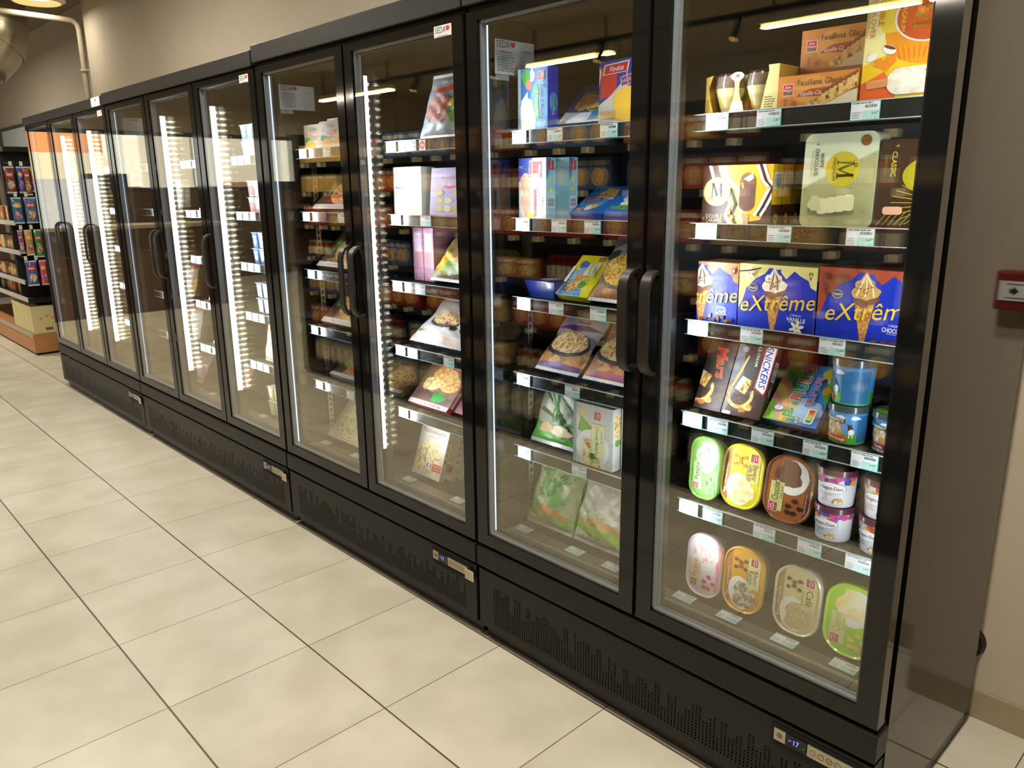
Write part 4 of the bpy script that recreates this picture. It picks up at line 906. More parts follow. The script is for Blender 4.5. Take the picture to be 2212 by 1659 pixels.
# fifth shelf + deck: oval tubs
def tubart(bgc, strip, scoop, name, up, sub='Crème glacée', lab='e6e4a4', acc='8c5a2c', txt='4a4034', bowl='f0eee4', wt='500g'):
    def f(a):
        w, h = a.w, a.h; a.rect(0, 0, w, h, bgc)
        if up:     # name at lower left, read upwards
            a.rect(w*.84, 0, w, h, strip); a.text('Avec des morceaux', w*.87, h*.35, .0045, 'f4f0e8', rot=90, mw=h*.4); a.text(wt, w*.87, h*.68, .006, 'f4f0e8', rot=90)
            a.ell(w*.56, h*.68, w*.32, h*.26, bowl, -20); a.blob(w*.48, h*.72, w*.27, h*.20, scoop, 5)
            a.rect(w*.14, h*.15, w*.42, h*.58, lab); bf_logo(a, w*.24, h*.20, w*.19, 90); a.rect(w*.13, h*.285, w*.42, h*.289, acc)
            a.text(name, w*.255, h*.44, w*.145, txt, rot=90, mw=h*.27); a.text(sub, w*.375, h*.43, w*.06, txt, rot=90, ital=True, mw=h*.2)
            for k in range(5): a.blob(w*(.55+.12*(k % 3)), h*(.17+.09*(k//2)), w*.065, h*.035, acc, k+1, .12)
        else:      # name at upper right, read downwards
            a.rect(0, 0, w*.2, h, strip); a.text('Avec des morceaux', w*.13, h*.5, .0045, 'f4f0e8', rot=-90, mw=h*.45); a.text(wt, w*.13, h*.24, .006, 'f4f0e8', rot=-90)
            a.ell(w*.46, h*.30, w*.30, h*.25, bowl, 15); a.blob(w*.54, h*.28, w*.28, h*.20, scoop, 7)
            a.rect(w*.60, h*.42, w*.90, h*.88, lab); bf_logo(a, w*.75, h*.82, w*.19, -90); a.rect(w*.58, h*.735, w*.90, h*.739, acc)
            L = name.split('|')
            if len(L) == 1: a.text(name, w*.77, h*.60, w*.15, txt, rot=-90, mw=h*.23)
            else: a.text(L[0], w*.81, h*.60, w*.11, txt, rot=-90, mw=h*.25); a.text(L[1], w*.70, h*.59, w*.11, txt, rot=-90, mw=h*.26)
            a.text(sub, w*.63, h*.58, w*.05, txt, rot=-90, ital=True, mw=h*.22)
            for k in range(6): a.blob(w*(.30+.12*(k % 3)), h*(.68+.09*(k//3)+.03*(k % 2)), w*.05, h*.028, acc, k+4, .12)
    return f
z5 = zf(4); zd = .3732
YS = food('yellow_scoop', ['f0dc6c', 'fbf4b0', 'd8a83c'], 60, cells=.18); GS = food('green_scoop', ['8cc880', 'c8e8b8', '4a8a40'], 70, cells=.18); PS = food('pink_scoop', ['f2d8d4', 'fbf0ec', 'd8705c'], 90, cells=.18); RS = food('raisin_scoop', ['f0ead0', 'fbf6e4', '8a6a3c', 'e8e0c0'], 60, cells=.18); LS = food('lemon_scoop', ['fbf8e8', 'f4ecc0', 'f0cc40'], 40, cells=.18)
tub('ice_cream_tub', 'green pistachio ice cream tub, leftmost on the fifth shelf', .020-.004, .162, z5, .078+.012, .168, 3, 'a8dc6c', 'd8e8c8', tubart('7cc048', '4c8a2c', GS, 'Pistache', True, acc='6ca04c', lab='c8e0a0'), rz=0)
tub('ice_cream_tub', 'yellow crème brûlée ice cream tub, second on the fifth shelf', .104, .166, z5, .114, .165, 8, 'f0e048', 'e8ddb0', tubart('ecd828', 'a8642c', YS, 'Saveur|Crème Brûlée', False, acc='d88c3c', lab='ecdc7c', wt='450g'))
tub('ice_cream_tub', 'brown chocolate ice cream tub in front of the middle of the fifth shelf', .222, .166, z5, .124, .165, 9, '8c5430', '9a7058', tubart('a8622c', '6c3028', CHOC, 'Chocolat', True, acc='3c2014', lab='d8d480', txt='3c2820', wt='505g'))
tub('ice_cream_tub', 'pink strawberry ice cream tub on the bottom deck of the ice cream door', .020, .162, zd, .106, .176, 3, 'f0d8dc', 'f0dce0', tubart('efe3ea', 'e88c98', PS, 'Fraise', True, acc='d84048', lab='f0e8b0', txt='c83c44', wt='520g'))
tub('ice_cream_tub', 'orange-yellow rum raisin ice cream tub, second on the bottom deck', .132, .162, zd, .112, .176, 4, 'f0b84c', 'e8d0a0', tubart('e0a428', 'b4703c', RS, 'Rhum|Raisin', False, acc='7c4c1c', lab='e8e0a0', wt='555g'))
tub('ice_cream_tub', 'beige coffee ice cream tub, third on the bottom deck', .274, .162, zd, .118, .176, 4, 'e0d8b8', 'd8ccb0', tubart('d8cc94', 'b08c5c', COFF, 'Café', False, acc='5c4020', lab='e4dc98', wt='519g'))
tub('ice_cream_tub', 'lime green lemon sorbet tub at the right end of the bottom deck', .402, .162, zd, .124, .176, 5, 'c0e83c', 'd4e8a0', tubart('a8dc28', '8cc820', LS, 'Citron', True, 'Sorbet', acc='f0dc50', lab='dce49c', txt='c8a02c', wt='515g'))
def hd(fl, seed, deco):
    def f(a, r, h):
        a.rect(-r*3.1, 0, r*3.1, h, 'dcdce0')
        q = random.Random(seed)
        for k in range(16): a.blob(r*q.uniform(-1.4, 1.5), h*q.uniform(.78, 1.0), r*.2, h*.09, deco[k % len(deco)], k)
        a.ell(0, h*.62, r*.78, h*.17, 'f0f0f2'); a.arc(0, h*.62, r*.76, r*.79, '6a6070', 0, 360, 24, k2=h*.17/(r*.78)); a.text('Häagen-Dazs', 0, h*.62, h*.115, '5c2038', bold=True, mw=r*1.25)
        for i, t in enumerate(fl): a.text(t, -r*.3, h*(.40-.09*i), h*.055, '4a4048', mw=r*.7)
        a.blob(r*.42, h*.20, r*.30, h*.09, NUT, 5); a.ell(r*.3, h*.17, r*.09, h*.06, 'ead8b0')
    return f
HDC = ink('dcdce0'); HDL = mat('pot_lid_plum', '5c2c3c', .3, coat=.4, noise=.04); PK = ['c83c8c', '6a3c9c', 'e0a02c', 'd8488c', '3c4a9c']; OR_ = ['d88c3c', 'e8b06c', 'a8542c', 'dcdce0', 'f0d8b0']
pot('luxury_ice_cream_pot', 'white pot with plum lid and pink flowers, lower of the nut brittle pair', .393, .197, z5, .0435, .083, HDC, HDL, hd(['MACADAMIA', 'NUT', 'BRITTLE'], 3, PK), rz=-.15)
pot('luxury_ice_cream_pot', 'white pot with plum lid, upper of the nut brittle pair on the fifth shelf', .392, .199, z5+.0835, .0435, .09, HDC, HDL, hd(['MACADAMIA', 'NUT', 'BRITTLE'], 4, PK), rz=.1)
pot('luxury_ice_cream_pot', 'white pot with plum lid, lower of the salted caramel pair at the far right', .497, .197, z5, .0435, .083, HDC, HDL, hd(['SALTED', 'CARAMEL'], 5, OR_), rz=-.3)
pot('luxury_ice_cream_pot', 'white pot with plum lid, upper of the salted caramel pair at the far right', .499, .199, z5+.0835, .0435, .09, HDC, HDL, hd(['SALTED', 'CARAMEL'], 6, OR_), rz=-.1)

# ---------------- fish and vegetable door (nearest freezer, left-hand door) ----------------
def colin(a):
    w, h = a.w, a.h; a.rect(0, 0, w, h, '1c6cb0'); a.ell(w*.72, h*.4, w*.3, h*.4, '4a9cd8'); a.rect(0, 0, w*.10, h, 'b8d0e0'); a.text('12', w*.05, h*.42, .008, '1c3c6c', rot=90); a.lines(.003, .02, w*.08, h*.3, 5, '4a6c8c', 3)
    a.blob(w*.28, h*.86, w*.15, h*.13, '3c9c3c', 2); a.blob(w*.38, h*.74, w*.10, h*.08, 'e0784c', 5, .1); a.blob(w*.50, h*.88, w*.08, h*.10, 'e8ece4', 7)
    a.put([(w*.12, h*.02), (w*.12, h*.5), (w*.34, h*.64), (w*.36, h*.5)], 'dfe6ec'); a.put([(w*.12, 0), (w*.10, h*.42), (w*.30, h*.55), (w*.48, h*.5), (w*.62, h*.2), (w*.60, 0)], WHF)
    a.put([(w*.62, h*.18), (w*.56, h*.40), (w*.58, h*.62), (w*.64, h*.76), (w*.72, h*.66), (w*.70, h*.45), (w*.74, h*.2)], '2c9c3c'); a.text("à l'oseille", w*.65, h*.46, .013, 'f2f6ee', rot=-90, ital=True, mw=h*.42); a.text("Colin d'Alaska", w*.84, h*.46, .016, '12243c', rot=-90, mw=h*.52)
    bf_logo(a, w*.80, h*.86, .024, -90)
def colins(a):
    a.rect(0, 0, a.w, a.h, '1c3cd8'); a.ell(a.w*.55, a.h*.45, a.w*.36, a.h*.15, '6aa8f0'); a.text("Colin d'Alaska", a.w*.45, a.h*.45, .006, '12305c', rot=-90, mw=.05); a.ell(a.w*.72, a.h*.45, a.w*.10, a.h*.10, '2c9c3c'); bf_logo(a, a.w*.5, a.h*.27, .009, -90)
carton('fish_box', 'blue hake fish box standing upright at the left end of the top shelf', 'box', -.605, Y0, zf(0), .118, .172, .042, 0, '1c6cb0', colin, colins)
def fish(a):
    w, h = a.w, a.h; a.rect(0, 0, w, h, '2448a0'); a.put([(0, 0), (w, 0), (w, h*.22), (0, h*.3)], 'e0e4ec'); a.blob(w*.35, h*.55, w*.25, h*.22, BREAD, 3); a.blob(w*.6, h*.45, w*.22, h*.18, BREAD, 6); a.rect(w*.62, h*.05, w, h*.35, '3c8cc0'); a.text('91', w*.84, h*.14, .014, 'f0f4f8', bold=True, rot=0); a.put([(0, 0), (w*.2, 0), (w*.1, h*.1)], 'd05040'); a.rect(w*.5, h*.3, w*.9, h*.36, '2c8c3c')
    a.text('Pavés panés', w*.4, h*.8, .011, 'e8c860', mw=w*.6)
carton('breaded_fish_box', 'dark blue breaded fish box lying tilted on the top shelf', 'box', -.472, .158, zf(0), .168, .178, .035, 46, '2448a0', fish, lambda a: a.rect(0, 0, a.w, a.h, '1c3cb0'))
def find(a):
    w, h = a.w, a.h; a.rect(0, 0, w, h, '1c3c9c'); a.put([(w*.03, h*.42), (w*.03, h*.92), (w*.34, h*.80), (w*.34, h*.46)], 'c8302c'); a.put([(0, h*.93), (0, h*.60), (w*.04, h*.84)], 'e0e0e0'); a.put([(w*.06, h*.78), (w*.10, h*.94), (w*.58, h*.97), (w*.54, h*.80)], 'e8e4e0'); a.put([(w*.09, h*.79), (w*.12, h*.92), (w*.55, h*.95), (w*.52, h*.81)], 'd02c2c'); a.text('Findus', w*.33, h*.87, .013, 'f4f0f0', rot=4, bold=True, mw=w*.38, ital=True)
    a.put([(0, 0), (0, h*.32), (w*.22, h*.45), (w*.45, h*.65), (w*.7, h*.5), (w*.9, h*.2), (w*.9, 0)], 'd4d4cc'); a.lines(.004, .004, w*.4, h*.3, 9, 'b4b4ac', 5, .3)
    a.rpoly([(w*.42, h*.60), (w*.68, h*.60), (w*.68, h*.75), (w*.42, h*.75)], 'e8e8f0', 10)
    a.rpoly([(w*.43, h*.61), (w*.67, h*.61), (w*.67, h*.74), (w*.43, h*.74)], '243c8c', 10)
    for r in (40, -20): a.rpoly([(w*.41, h*.667), (w*.69, h*.667), (w*.69, h*.683), (w*.41, h*.683)], 'd8404c', r)
    for r in (10, 100): a.rpoly([(w*.42, h*.66), (w*.68, h*.66), (w*.68, h*.69), (w*.42, h*.69)], 'f0eef0', r)
    for r in (10, 100): a.rpoly([(w*.42, h*.668), (w*.68, h*.668), (w*.68, h*.684), (w*.42, h*.684)], 'd02c3c', r)
    a.blob(w*.58, h*.30, w*.30, h*.27, food('batter', ['e8a82c', 'f8d048', 'f4bc38'], 50, cells=.18), 4, .12); a.ell(w*.82, h*.18, w*.15, h*.16, 'eeeae0'); a.put([(w*.76, h*.5), (w*.76, h*.82), (w, h*.86), (w, h*.48)], 'd04c48'); a.text('CO', w*.88, h*.78, .012, 'f4f0f0', bold=True); a.rect(w*.04, h*.1, w*.34, h*.22, 'c8a868')
carton('fish_and_chips_box', 'blue, red and white battered fish box with a small British flag', 'box', -.302, Y0, zf(0), .17, .158, .05, 1, '1c3c9c', find)
def saum(a):
    w, h = a.w, a.h; a.rect(0, 0, w, h, 'e0e4ea'); a.put([(0, h*.62), (0, h), (w*.5, h), (w*.4, h*.62)], '3c50b4'); a.ell(w*.26, h*.38, w*.25, h*.38, 'f2f0ea'); a.blob(w*.25, h*.60, w*.20, h*.13, SALM, 4); a.blob(w*.28, h*.30, w*.17, h*.26, SALM, 6); a.blob(w*.42, h*.06, w*.12, h*.06, 'e8dc50', 3)
    a.put([(w*.38, h*.72), (w*.40, h*.96), (w*.88, h*.96), (w*.88, h*.66), (w*.70, h*.66), (w*.68, h*.74)], 'e8e4e2'); a.put([(w*.40, h*.74), (w*.42, h*.94), (w*.86, h*.94), (w*.86, h*.68), (w*.72, h*.68), (w*.70, h*.76)], 'c83838'); a.text('Findus', w*.78, h*.80, .011, 'f4f0f0', rot=-90, bold=True, ital=True, mw=h*.23); a.text('LAPEYRE', w*.50, h*.85, .008, 'f4e8e8', rot=-90, mw=h*.2, bold=True)
    a.text('SAUMON ROSE', w*.72, h*.40, .013, 'c85450', rot=-90, mw=h*.36); a.text('4 Filets de', w*.88, h*.24, .012, 'c85450', rot=-90, mw=h*.26); a.rect(w*.56, h*.06, w*.64, h*.5, 'c85450'); a.text('MSC', w*.12, h*.86, .008, 'c8d8f0', bold=True)
def saums(a):
    a.rect(0, 0, a.w, a.h, '8cc8dc'); a.put([(0, a.h*.62), (0, a.h), (a.w*.5, a.h*.98), (a.w*.2, a.h*.7)], '3c80b0'); a.rect(a.w*.15, a.h*.80, a.w*.8, a.h*.95, 'c83c3c'); a.text('Findus', a.w*.5, a.h*.88, .006, 'f4f0f0', rot=-90, bold=True); a.rect(a.w*.3, a.h*.62, a.w*.6, a.h*.68, 'ecd040'); a.rect(a.w*.3, a.h*.46, a.w*.6, a.h*.52, 'ecd040'); a.rect(a.w*.1, a.h*.2, a.w*.85, a.h*.38, 'e8f0f4'); a.barcode(a.w*.15, a.h*.22, a.w*.8, a.h*.36, '303848', 3, True)
carton('salmon_box', 'white and blue salmon fillet box standing at the left end of the second shelf', 'box', -.605, Y0, zf(1), .112, .174, .040, 0, '8cc8dc', saum, saums)
carton('salmon_box', 'pale blue salmon box showing only its narrow side, right behind the first salmon box', 'box', -.585, Y0+.042, zf(1), .142, .174, .036, 0, '8cc8dc', None, saums)
def blue(a):
    w, h = a.w, a.h; a.rect(0, 0, w, h, '2064b8'); a.ell(w*.4, h*.5, w*.4, h*.35, '4a98d8'); a.blob(w*.60, h*.72, w*.24, h*.20, BREAD, 3); a.put([(w*.3, h*.55), (w*.9, h*.50), (w*.8, h*.9)], 'd8dce0'); a.blob(w*.62, h*.72, w*.26, h*.18, BREAD, 5)
    a.rpoly([(w*.1, h*.42), (w*.6, h*.42), (w*.6, h*.54), (w*.1, h*.54)], 'b83c74', 12); a.text('à la bordelaise', w*.35, h*.48, .008, 'f4f0f0', rot=12, ital=True, mw=w*.4); a.blob(w*.45, h*.2, w*.13, h*.1, 'e8d8b0', 4); a.blob(w*.58, h*.25, w*.10, h*.08, 'd8a860', 8); bf_logo(a, w*.2, h*.12, .02, 5); a.text("Colin d'Alaska", w*.36, h*.64, .011, '12305c', rot=12, mw=w*.5)
carton('fish_box', 'blue fish box with a pink ribbon lying tilted on the second shelf', 'box', -.442, .160, zf(1), .120, .182, .035, 60, '2064b8', blue, lambda a: a.rect(0, 0, a.w, a.h, '1c30c0'))
def blue2(a):
    w, h = a.w, a.h; a.rect(0, 0, w, h, '2468c0'); a.blob(w*.5, h*.45, w*.35, h*.18, 'e8ecec', 4); a.blob(w*.4, h*.22, w*.35, h*.08, VEG, 6); a.rect(0, h*.75, w, h, '1c40a0')
carton('fish_box', 'blue fish box with white fillet and green garnish, right end of the second shelf', 'box', -.318, .160, zf(1), .160, .182, .035, 58, '2468c0', blue2, lambda a: a.rect(0, 0, a.w, a.h, '1c30c0'))
def tray_fish():
    e = empty('frozen_meal_tray', 'dark blue frozen meal tray with clear lid at the left end of the third shelf', 'meal tray', (-.592, .165, zf(2))); m = MB(); c = mat('tray_blue', '1c3080', .3, coat=.3, noise=.04)
    O = [(.0, .0), (.10, .0), (.11, .045), (-.01, .045)]
    V = [(0.01, .01, 0), (.105, .01, 0), (.105, .14, 0), (.01, .14, 0), (-.005, 0, .05), (.118, 0, .05), (.118, .16, .05), (-.005, .16, .05)]
    m.idx(V, [(3, 2, 1, 0), (0, 1, 5, 4), (1, 2, 6, 5), (2, 3, 7, 6), (3, 0, 4, 7)], c); A = Art(m, lambda u, v, d: (u, .008-d-.0*v, v), .1, .045); A.rect(.01, .012, .035, .03, 'e0844c'); A.rect(.06, .015, .095, .035, 'd8dce4'); obj('tray', m, e)
    m = MB(); m.box(-.008, .121, -.003, .163, .050, .053, c, b=.001); A = Art(m, lambda u, v, d: (u, v, .053+d), .113, .16); A.rect(.004, .004, .11, .156, '2c3c8c'); A.blob(.055, .09, .04, .05, BREAD, 3); A.blob(.05, .06, .03, .03, 'e8dcc8', 4); obj('printed_lid', m, e)
    e.rotation_euler = (-math.radians(0), 0, 0)
tray_fish()
def daup(a):
    w, h = a.w, a.h; a.rect(0, 0, w, h, 'e8dc28'); a.put([(0, 0), (0, h*.55), (w*.5, h*.75), (w*.75, 0)], '5c9cd0')
    for k in range(7): a.stroke([(w*.08*k, 0), (w*.08*k+w*.1, h*.6)], .0015, 'dce8f0'); a.stroke([(0, h*.08*k), (w*.7, h*.08*k+.004)], .0015, 'dce8f0')
    a.blob(w*.34, h*.22, w*.20, h*.12, BREAD, 3); a.blob(w*.5, h*.34, w*.18, h*.12, BREAD, 5); a.blob(w*.4, h*.45, w*.13, h*.09, 'e09438', 7); a.blob(w*.62, h*.28, w*.10, h*.09, '3c9c34', 4); a.blob(w*.3, h*.75, w*.14, h*.09, '3c70c0', 8)
    a.rpoly([(w*.45, h*.5), (w*.80, h*.5), (w*.80, h*.80), (w*.45, h*.80)], 'e8e8b8', 0); a.text('POMMES', w*.72, h*.66, .009, '4a4a34', rot=-80, mw=h*.25); a.text('Dauphine', w*.60, h*.64, .008, '4a4a34', rot=-80, mw=h*.25); bf_logo(a, w*.72, h*.90, .02, -80); a.rect(0, 0, w*.08, h*.7, 'e4ecf0')
carton('potato_box', 'bright yellow and blue potato croquette box leaning on the third shelf', 'box', -.480, .160, zf(2), .120, .185, .045, 48, 'e8dc28', daup, lambda a: a.rect(0, 0, a.w, a.h, 'f0e820'))
def corn(a):
    w, h = a.w, a.h; a.rect(0, h*.55, w, h, '8a8c88'); a.put([(0, h*.7), (w*.4, h*.85), (w, h*.72), (w, h*.95), (0, h)], '5a5450'); a.rect(0, 0, w, h*.16, WOOD); a.ell(w*.55, h*.36, w*.50, h*.26, '3a3c44'); a.ell(w*.55, h*.39, w*.46, h*.24, CORN); bf_logo(a, w*.62, h*.86, .026, 8); a.ell(w*.15, h*.62, w*.16, h*.07, '30343c', 20)
pillow('vegetable_bag', 'grey and wood-brown bag showing a pan of sweetcorn, right end of the third shelf', 'bag', -.352, .185, zf(2)+.012, .17, .215, .022, 38, '8a8074', corn, seed=4)
def panbag(fd, col, c2):
    def f(a):
        w, h = a.w, a.h; a.rect(0, 0, w, h*.42, WOOD); a.rect(0, h*.6, w, h, col); a.ell(w*.5, h*.42, w*.47, h*.24, '38343c'); a.ell(w*.5, h*.45, w*.42, h*.205, fd); a.rect(0, 0, w, h*.07, c2); a.put([(0, h*.72), (w*.5, h*.66), (w, h*.74), (w*.7, h*.80), (w*.3, h*.78)], c2); a.text('Poêlée', w*.55, h*.86, .014, '3c3434', ital=True, mw=w*.4, bold=True)
    return f
pillow('pasta_meal_bag', 'bag with a pan of farfalle pasta and purple ribbon, left on the fourth shelf', 'bag', -.568, .185, zf(3)+.012, .182, .20, .022, 46, '8a8690', panbag(PASTA, 'b4b4bc', '5c3c7c'), seed=5)
def panb2(a):
    panbag(PASTA, '6a5448', 'b86c88')(a); bf_logo(a, a.w*.4, a.h*.90, .024, 5)
pillow('pasta_meal_bag', 'bag with a pan of spiral pasta on a wooden board and a pink bottom edge', 'bag', -.375, .187, zf(3)+.012, .19, .215, .022, 46, '9a7c6c', panb2, seed=6)
def leek(a):
    w, h = a.w, a.h; a.rect(0, 0, w, h, 'a8a898'); a.put([(0, 0), (0, h*.3), (w*.5, h*.14), (w, h*.05), (w, 0)], '5ca83c'); a.blob(w*.45, h*.6, w*.3, h*.2, 'd8d4c4', 3)
    for k in range(9): q = random.Random(k); a.stroke([(w*q.uniform(0, .4), h*q.uniform(.4, 1)), (w*q.uniform(.4, .7), h*q.uniform(.3, .6)), (w*q.uniform(.7, 1), h*q.uniform(.0, .4))], .007, ['3c7c3c', '2c6434', '5c9c5c'][k % 3])
    a.blob(w*.62, h*.18, w*.22, h*.08, 'e8d8b0', 9); a.blob(w*.3, h*.2, w*.16, h*.08, 'd8b888', 4)
pillow('vegetable_bag', 'transparent bag of sliced leeks with green print, left on the fifth shelf', 'bag', -.597, .195, zf(4)+.014, .206, .205, .020, 22, film('b4b8a8'), leek, seed=7, wr=.28)
def choux(a):
    w, h = a.w, a.h; a.rect(0, 0, w, h, 'd4d4cc'); a.rect(0, 0, w*.08, h, '9cb0a8'); a.blob(w*.22, h*.86, w*.13, h*.1, 'd8c8a0', 3); a.put([(w*.12, h*.55), (w*.20, h*.80), (w*.5, h*.62), (w*.45, h*.5)], '7cb04c'); a.ell(w*.5, h*.30, w*.42, h*.30, 'f0f0ea'); a.put([(w*.22, 0), (w*.24, h*.46), (w*.75, h*.46), (w*.80, 0)], 'e8e4d8'); a.put([(w*.26, 0), (w*.28, h*.43), (w*.66, h*.43), (w*.72, 0)], GRAT); a.blob(w*.5, h*.16, w*.08, h*.06, VEG, 4)
    bf_logo(a, w*.62, h*.84, .026, -90); a.rect(w*.48, h*.72, w*.78, h*.725, '4aa0c8'); a.rect(w*.48, h*.22, w*.80, h*.70, 'e6e6b0'); a.text('Gratin de', w*.74, h*.52, .007, '4a5c2c', rot=-90, mw=h*.22); a.text('Choux fleurs', w*.63, h*.46, .012, '4a5c2c', rot=-90, mw=h*.44)
carton('cauliflower_gratin_box', 'white cauliflower gratin box standing at the right on the fifth shelf', 'box', -.384, Y0+.004, zf(4), .150, .186, .06, 0, 'd4d4cc', choux, lambda a: (a.rect(0, 0, a.w, a.h, 'dcdcd4'), a.rect(a.w*.1, a.h*.55, a.w*.6, a.h*.9, GRAT), a.blob(a.w*.4, a.h*.45, .015, .01, '7cb04c', 3)), topcol='a8a8a0')
carton('cauliflower_gratin_box', 'second white gratin box mostly hidden right of the cauliflower gratin box', 'box', -.224, Y0+.03, zf(4), .120, .186, .06, 0, 'd4d4cc', None, topcol='a8a8a0')
def broc(a):
    w, h = a.w, a.h; a.rect(0, 0, w, h, 'a8b888'); a.put([(0, h*.35), (w, h*.2), (w, 0), (0, 0)], '7cc03c'); a.put([(0, h*.1), (w, h*.0), (w, 0), (0, 0)], 'dce8c8')
    for k in range(9): q = random.Random(k+2); a.blob(w*q.uniform(.15, .85), h*q.uniform(.45, .85), w*.13, h*.09, VEG, k); 
    a.put([(w*.2, h*.22), (w*.45, h*.30), (w*.9, h*.20), (w*.9, h*.14), (w*.4, h*.18)], 'd8984c'); a.blob(w*.62, h*.42, w*.12, h*.12, '3ca04c', 4)
pillow('vegetable_bag', 'green and clear bag of broccoli florets on the bottom deck', 'bag', -.604, .178, zd+.012, .202, .20, .032, 22, film('a8b890'), broc, seed=9, wr=.3)
def caul(a):
    w, h = a.w, a.h; a.rect(0, 0, w, h, 'b4bc94'); a.put([(0, h*.30), (w, h*.24), (w, 0), (0, 0)], '98d42c'); a.put([(0, h*.14), (w, h*.02), (w, 0), (0, 0)], 'e4ecd4'); a.blob(w*.5, h*.62, w*.35, h*.2, 'ddd8c4', 4); a.blob(w*.65, h*.46, w*.2, h*.14, 'eae6d8', 6); a.put([(w*.1, h*.26), (w*.5, h*.36), (w*.95, h*.28), (w*.9, h*.22)], 'd8a05c'); a.text('5/8', w*.55, h*.09, .009, '3c5c2c'); a.text('1kg', w*.82, h*.06, .011, '3c5c2c')
    for k in range(4): a.blob(w*(.15+.2*k), h*.9, w*.1, h*.06, '8cb850', k)
pillow('vegetable_bag', 'lime green bag of cauliflower beside the broccoli bag on the bottom deck', 'bag', -.400, .180, zd+.012, .205, .215, .034, 20, film('b4bc98'), caul, seed=11, wr=.3)

# ---------------- snack and quiche door (second freezer from the right, right-hand door) ----------------
def meat(a):
    w, h = a.w, a.h; a.rect(0, 0, w, h, '8c9094'); a.ell(w*.5, h*.38, w*.40, h*.24, '3c3c40'); a.ell(w*.45, h*.40, w*.36, h*.22, MEAT); a.blob(w*.82, h*.36, w*.16, h*.2, VEG, 3); a.blob(w*.75, h*.5, w*.08, h*.07, 'e8b828', 4)
    a.put([(w*.2, h*.72), (w*.5, h*.78), (w*.8, h*.82), (w*.75, h*.72), (w*.4, h*.66)], 'd03c2c'); a.rect(w*.72, h*.60, w*.92, h*.78, 'c8342c'); a.text('15%', w*.82, h*.69, .012, 'f4e8e0', bold=True, rot=8); a.text('Haché', w*.5, h*.88, .018, 'e8ecec', ital=True)
pillow('minced_meat_bag', 'grey bag of minced meat with a red ribbon, right part of the top shelf', 'bag', -1.115, .185, zf(0)+.012, .225, .195, .028, 18, film('9a9ea2'), meat, seed=13, wr=.2)
def pan(a):
    w, h = a.w, a.h; a.rect(0, 0, w, h, 'cfd6bc'); a.text('4 Paniers', w*.3, h*.84, .012, '5a6458', mw=w*.4); a.text('feuilletés', w*.3, h*.75, .012, '5a6458', mw=w*.4); a.put([(w*.04, h*.58), (w*.25, h*.64), (w*.5, h*.66), (w*.62, h*.72), (w*.56, h*.6), (w*.4, h*.55), (w*.15, h*.56)], '2c60b4'); a.text('Saint-Jacques', w*.33, h*.61, .008, 'f0f4f8', ital=True, mw=w*.42)
    a.blob(w*.80, h*.50, w*.14, h*.10, '3c9c34', 3); a.blob(w*.58, h*.26, w*.36, h*.25, food('pastry', ['d8981c', 'f0c83c', 'f8e07c', 'e8b02c'], 70, cells=.18), 4, .08); a.blob(w*.52, h*.32, w*.12, h*.08, 'f0e4a0', 6)
carton('pastry_box', 'pale green scallop pastry box, left on the second shelf of the snack door', 'box', -1.243, Y0, zf(1), .160, .164, .06, 1, 'cfd6bc', pan)
def aper(a):
    w, h = a.w, a.h; a.rect(0, 0, w, h, 'b0a0cc'); a.text('Minis feuilletés', w*.5, h*.80, .011, '5c4c6c', mw=w*.7); a.put([(w*.28, h*.60), (w*.5, h*.64), (w*.85, h*.74), (w*.78, h*.62), (w*.5, h*.56)], 'b83c5c'); a.text('Apéritif', w*.55, h*.65, .010, 'f4eef4', ital=True, mw=w*.35)
    for k in range(9): a.blob(w*(.25+.22*(k % 4)), h*(.14+.17*(k//3)), w*.10, h*.07, 'ddd8a8' if k % 2 else 'c8b870', k+2, .1)
carton('pastry_box', 'lilac appetiser pastry box, right on the second shelf of the snack door', 'box', -1.040, Y0, zf(1), .20, .152, .06, 6, 'b0a0cc', aper)
for k in range(2):
    carton('snack_box', ['dim pink snack box seen end-on at the left of the third shelf', 'dim pink snack box beside its twin on the third shelf'][k], 'box', -1.235+k*.062, .22, zf(2), .058, .19, .2, 0, 'a8788c', lambda a: (a.rect(a.w*.15, a.h*.55, a.w*.85, a.h*.9, 'c8b4c4'), a.text('M', a.w*.5, a.h*.1, .014, 'd0c0c8')), group='pink snack boxes')
def bag3(a):
    w, h = a.w, a.h; a.rect(0, 0, w, h, '8a7848'); a.blob(w*.3, h*.3, w*.25, h*.2, 'e0b828', 3); a.blob(w*.7, h*.35, w*.25, h*.22, PASTA, 5); a.blob(w*.45, h*.2, w*.14, h*.12, '5cb04c', 4); a.blob(w*.6, h*.15, w*.2, h*.1, 'a8c8a0', 9); bf_logo(a, w*.35, h*.78, .026, 15); a.blob(w*.8, h*.6, w*.2, h*.15, 'd8843c', 2)
pillow('vegetable_bag', 'yellow and green vegetable bag lying on the third shelf of the snack door', 'bag', -1.085, .185, zf(2)+.012, .21, .18, .026, 40, film('8a7c50'), bag3, seed=15, wr=.25)
def mano(a):
    w, h = a.w, a.h; a.rect(0, 0, w, h, '8a8c84'); a.ell(w*.4, h*.3, w*.42, h*.3, PIZ); a.text('Manosque', w*.5, h*.85, .022, '3c3430', rot=-4, ital=True, bold=True, mw=w*.8); a.ell(w*.5, h*.68, w*.12, h*.04, '5a5448')
carton('pizza_box', 'grey box with script lettering lying behind the pasta bag on the fourth shelf', 'box', -1.252, .262, zf(3), .22, .235, .03, 44, '8a8c84', mano, lambda a: a.rect(0, 0, a.w, a.h, '8c2c24'))
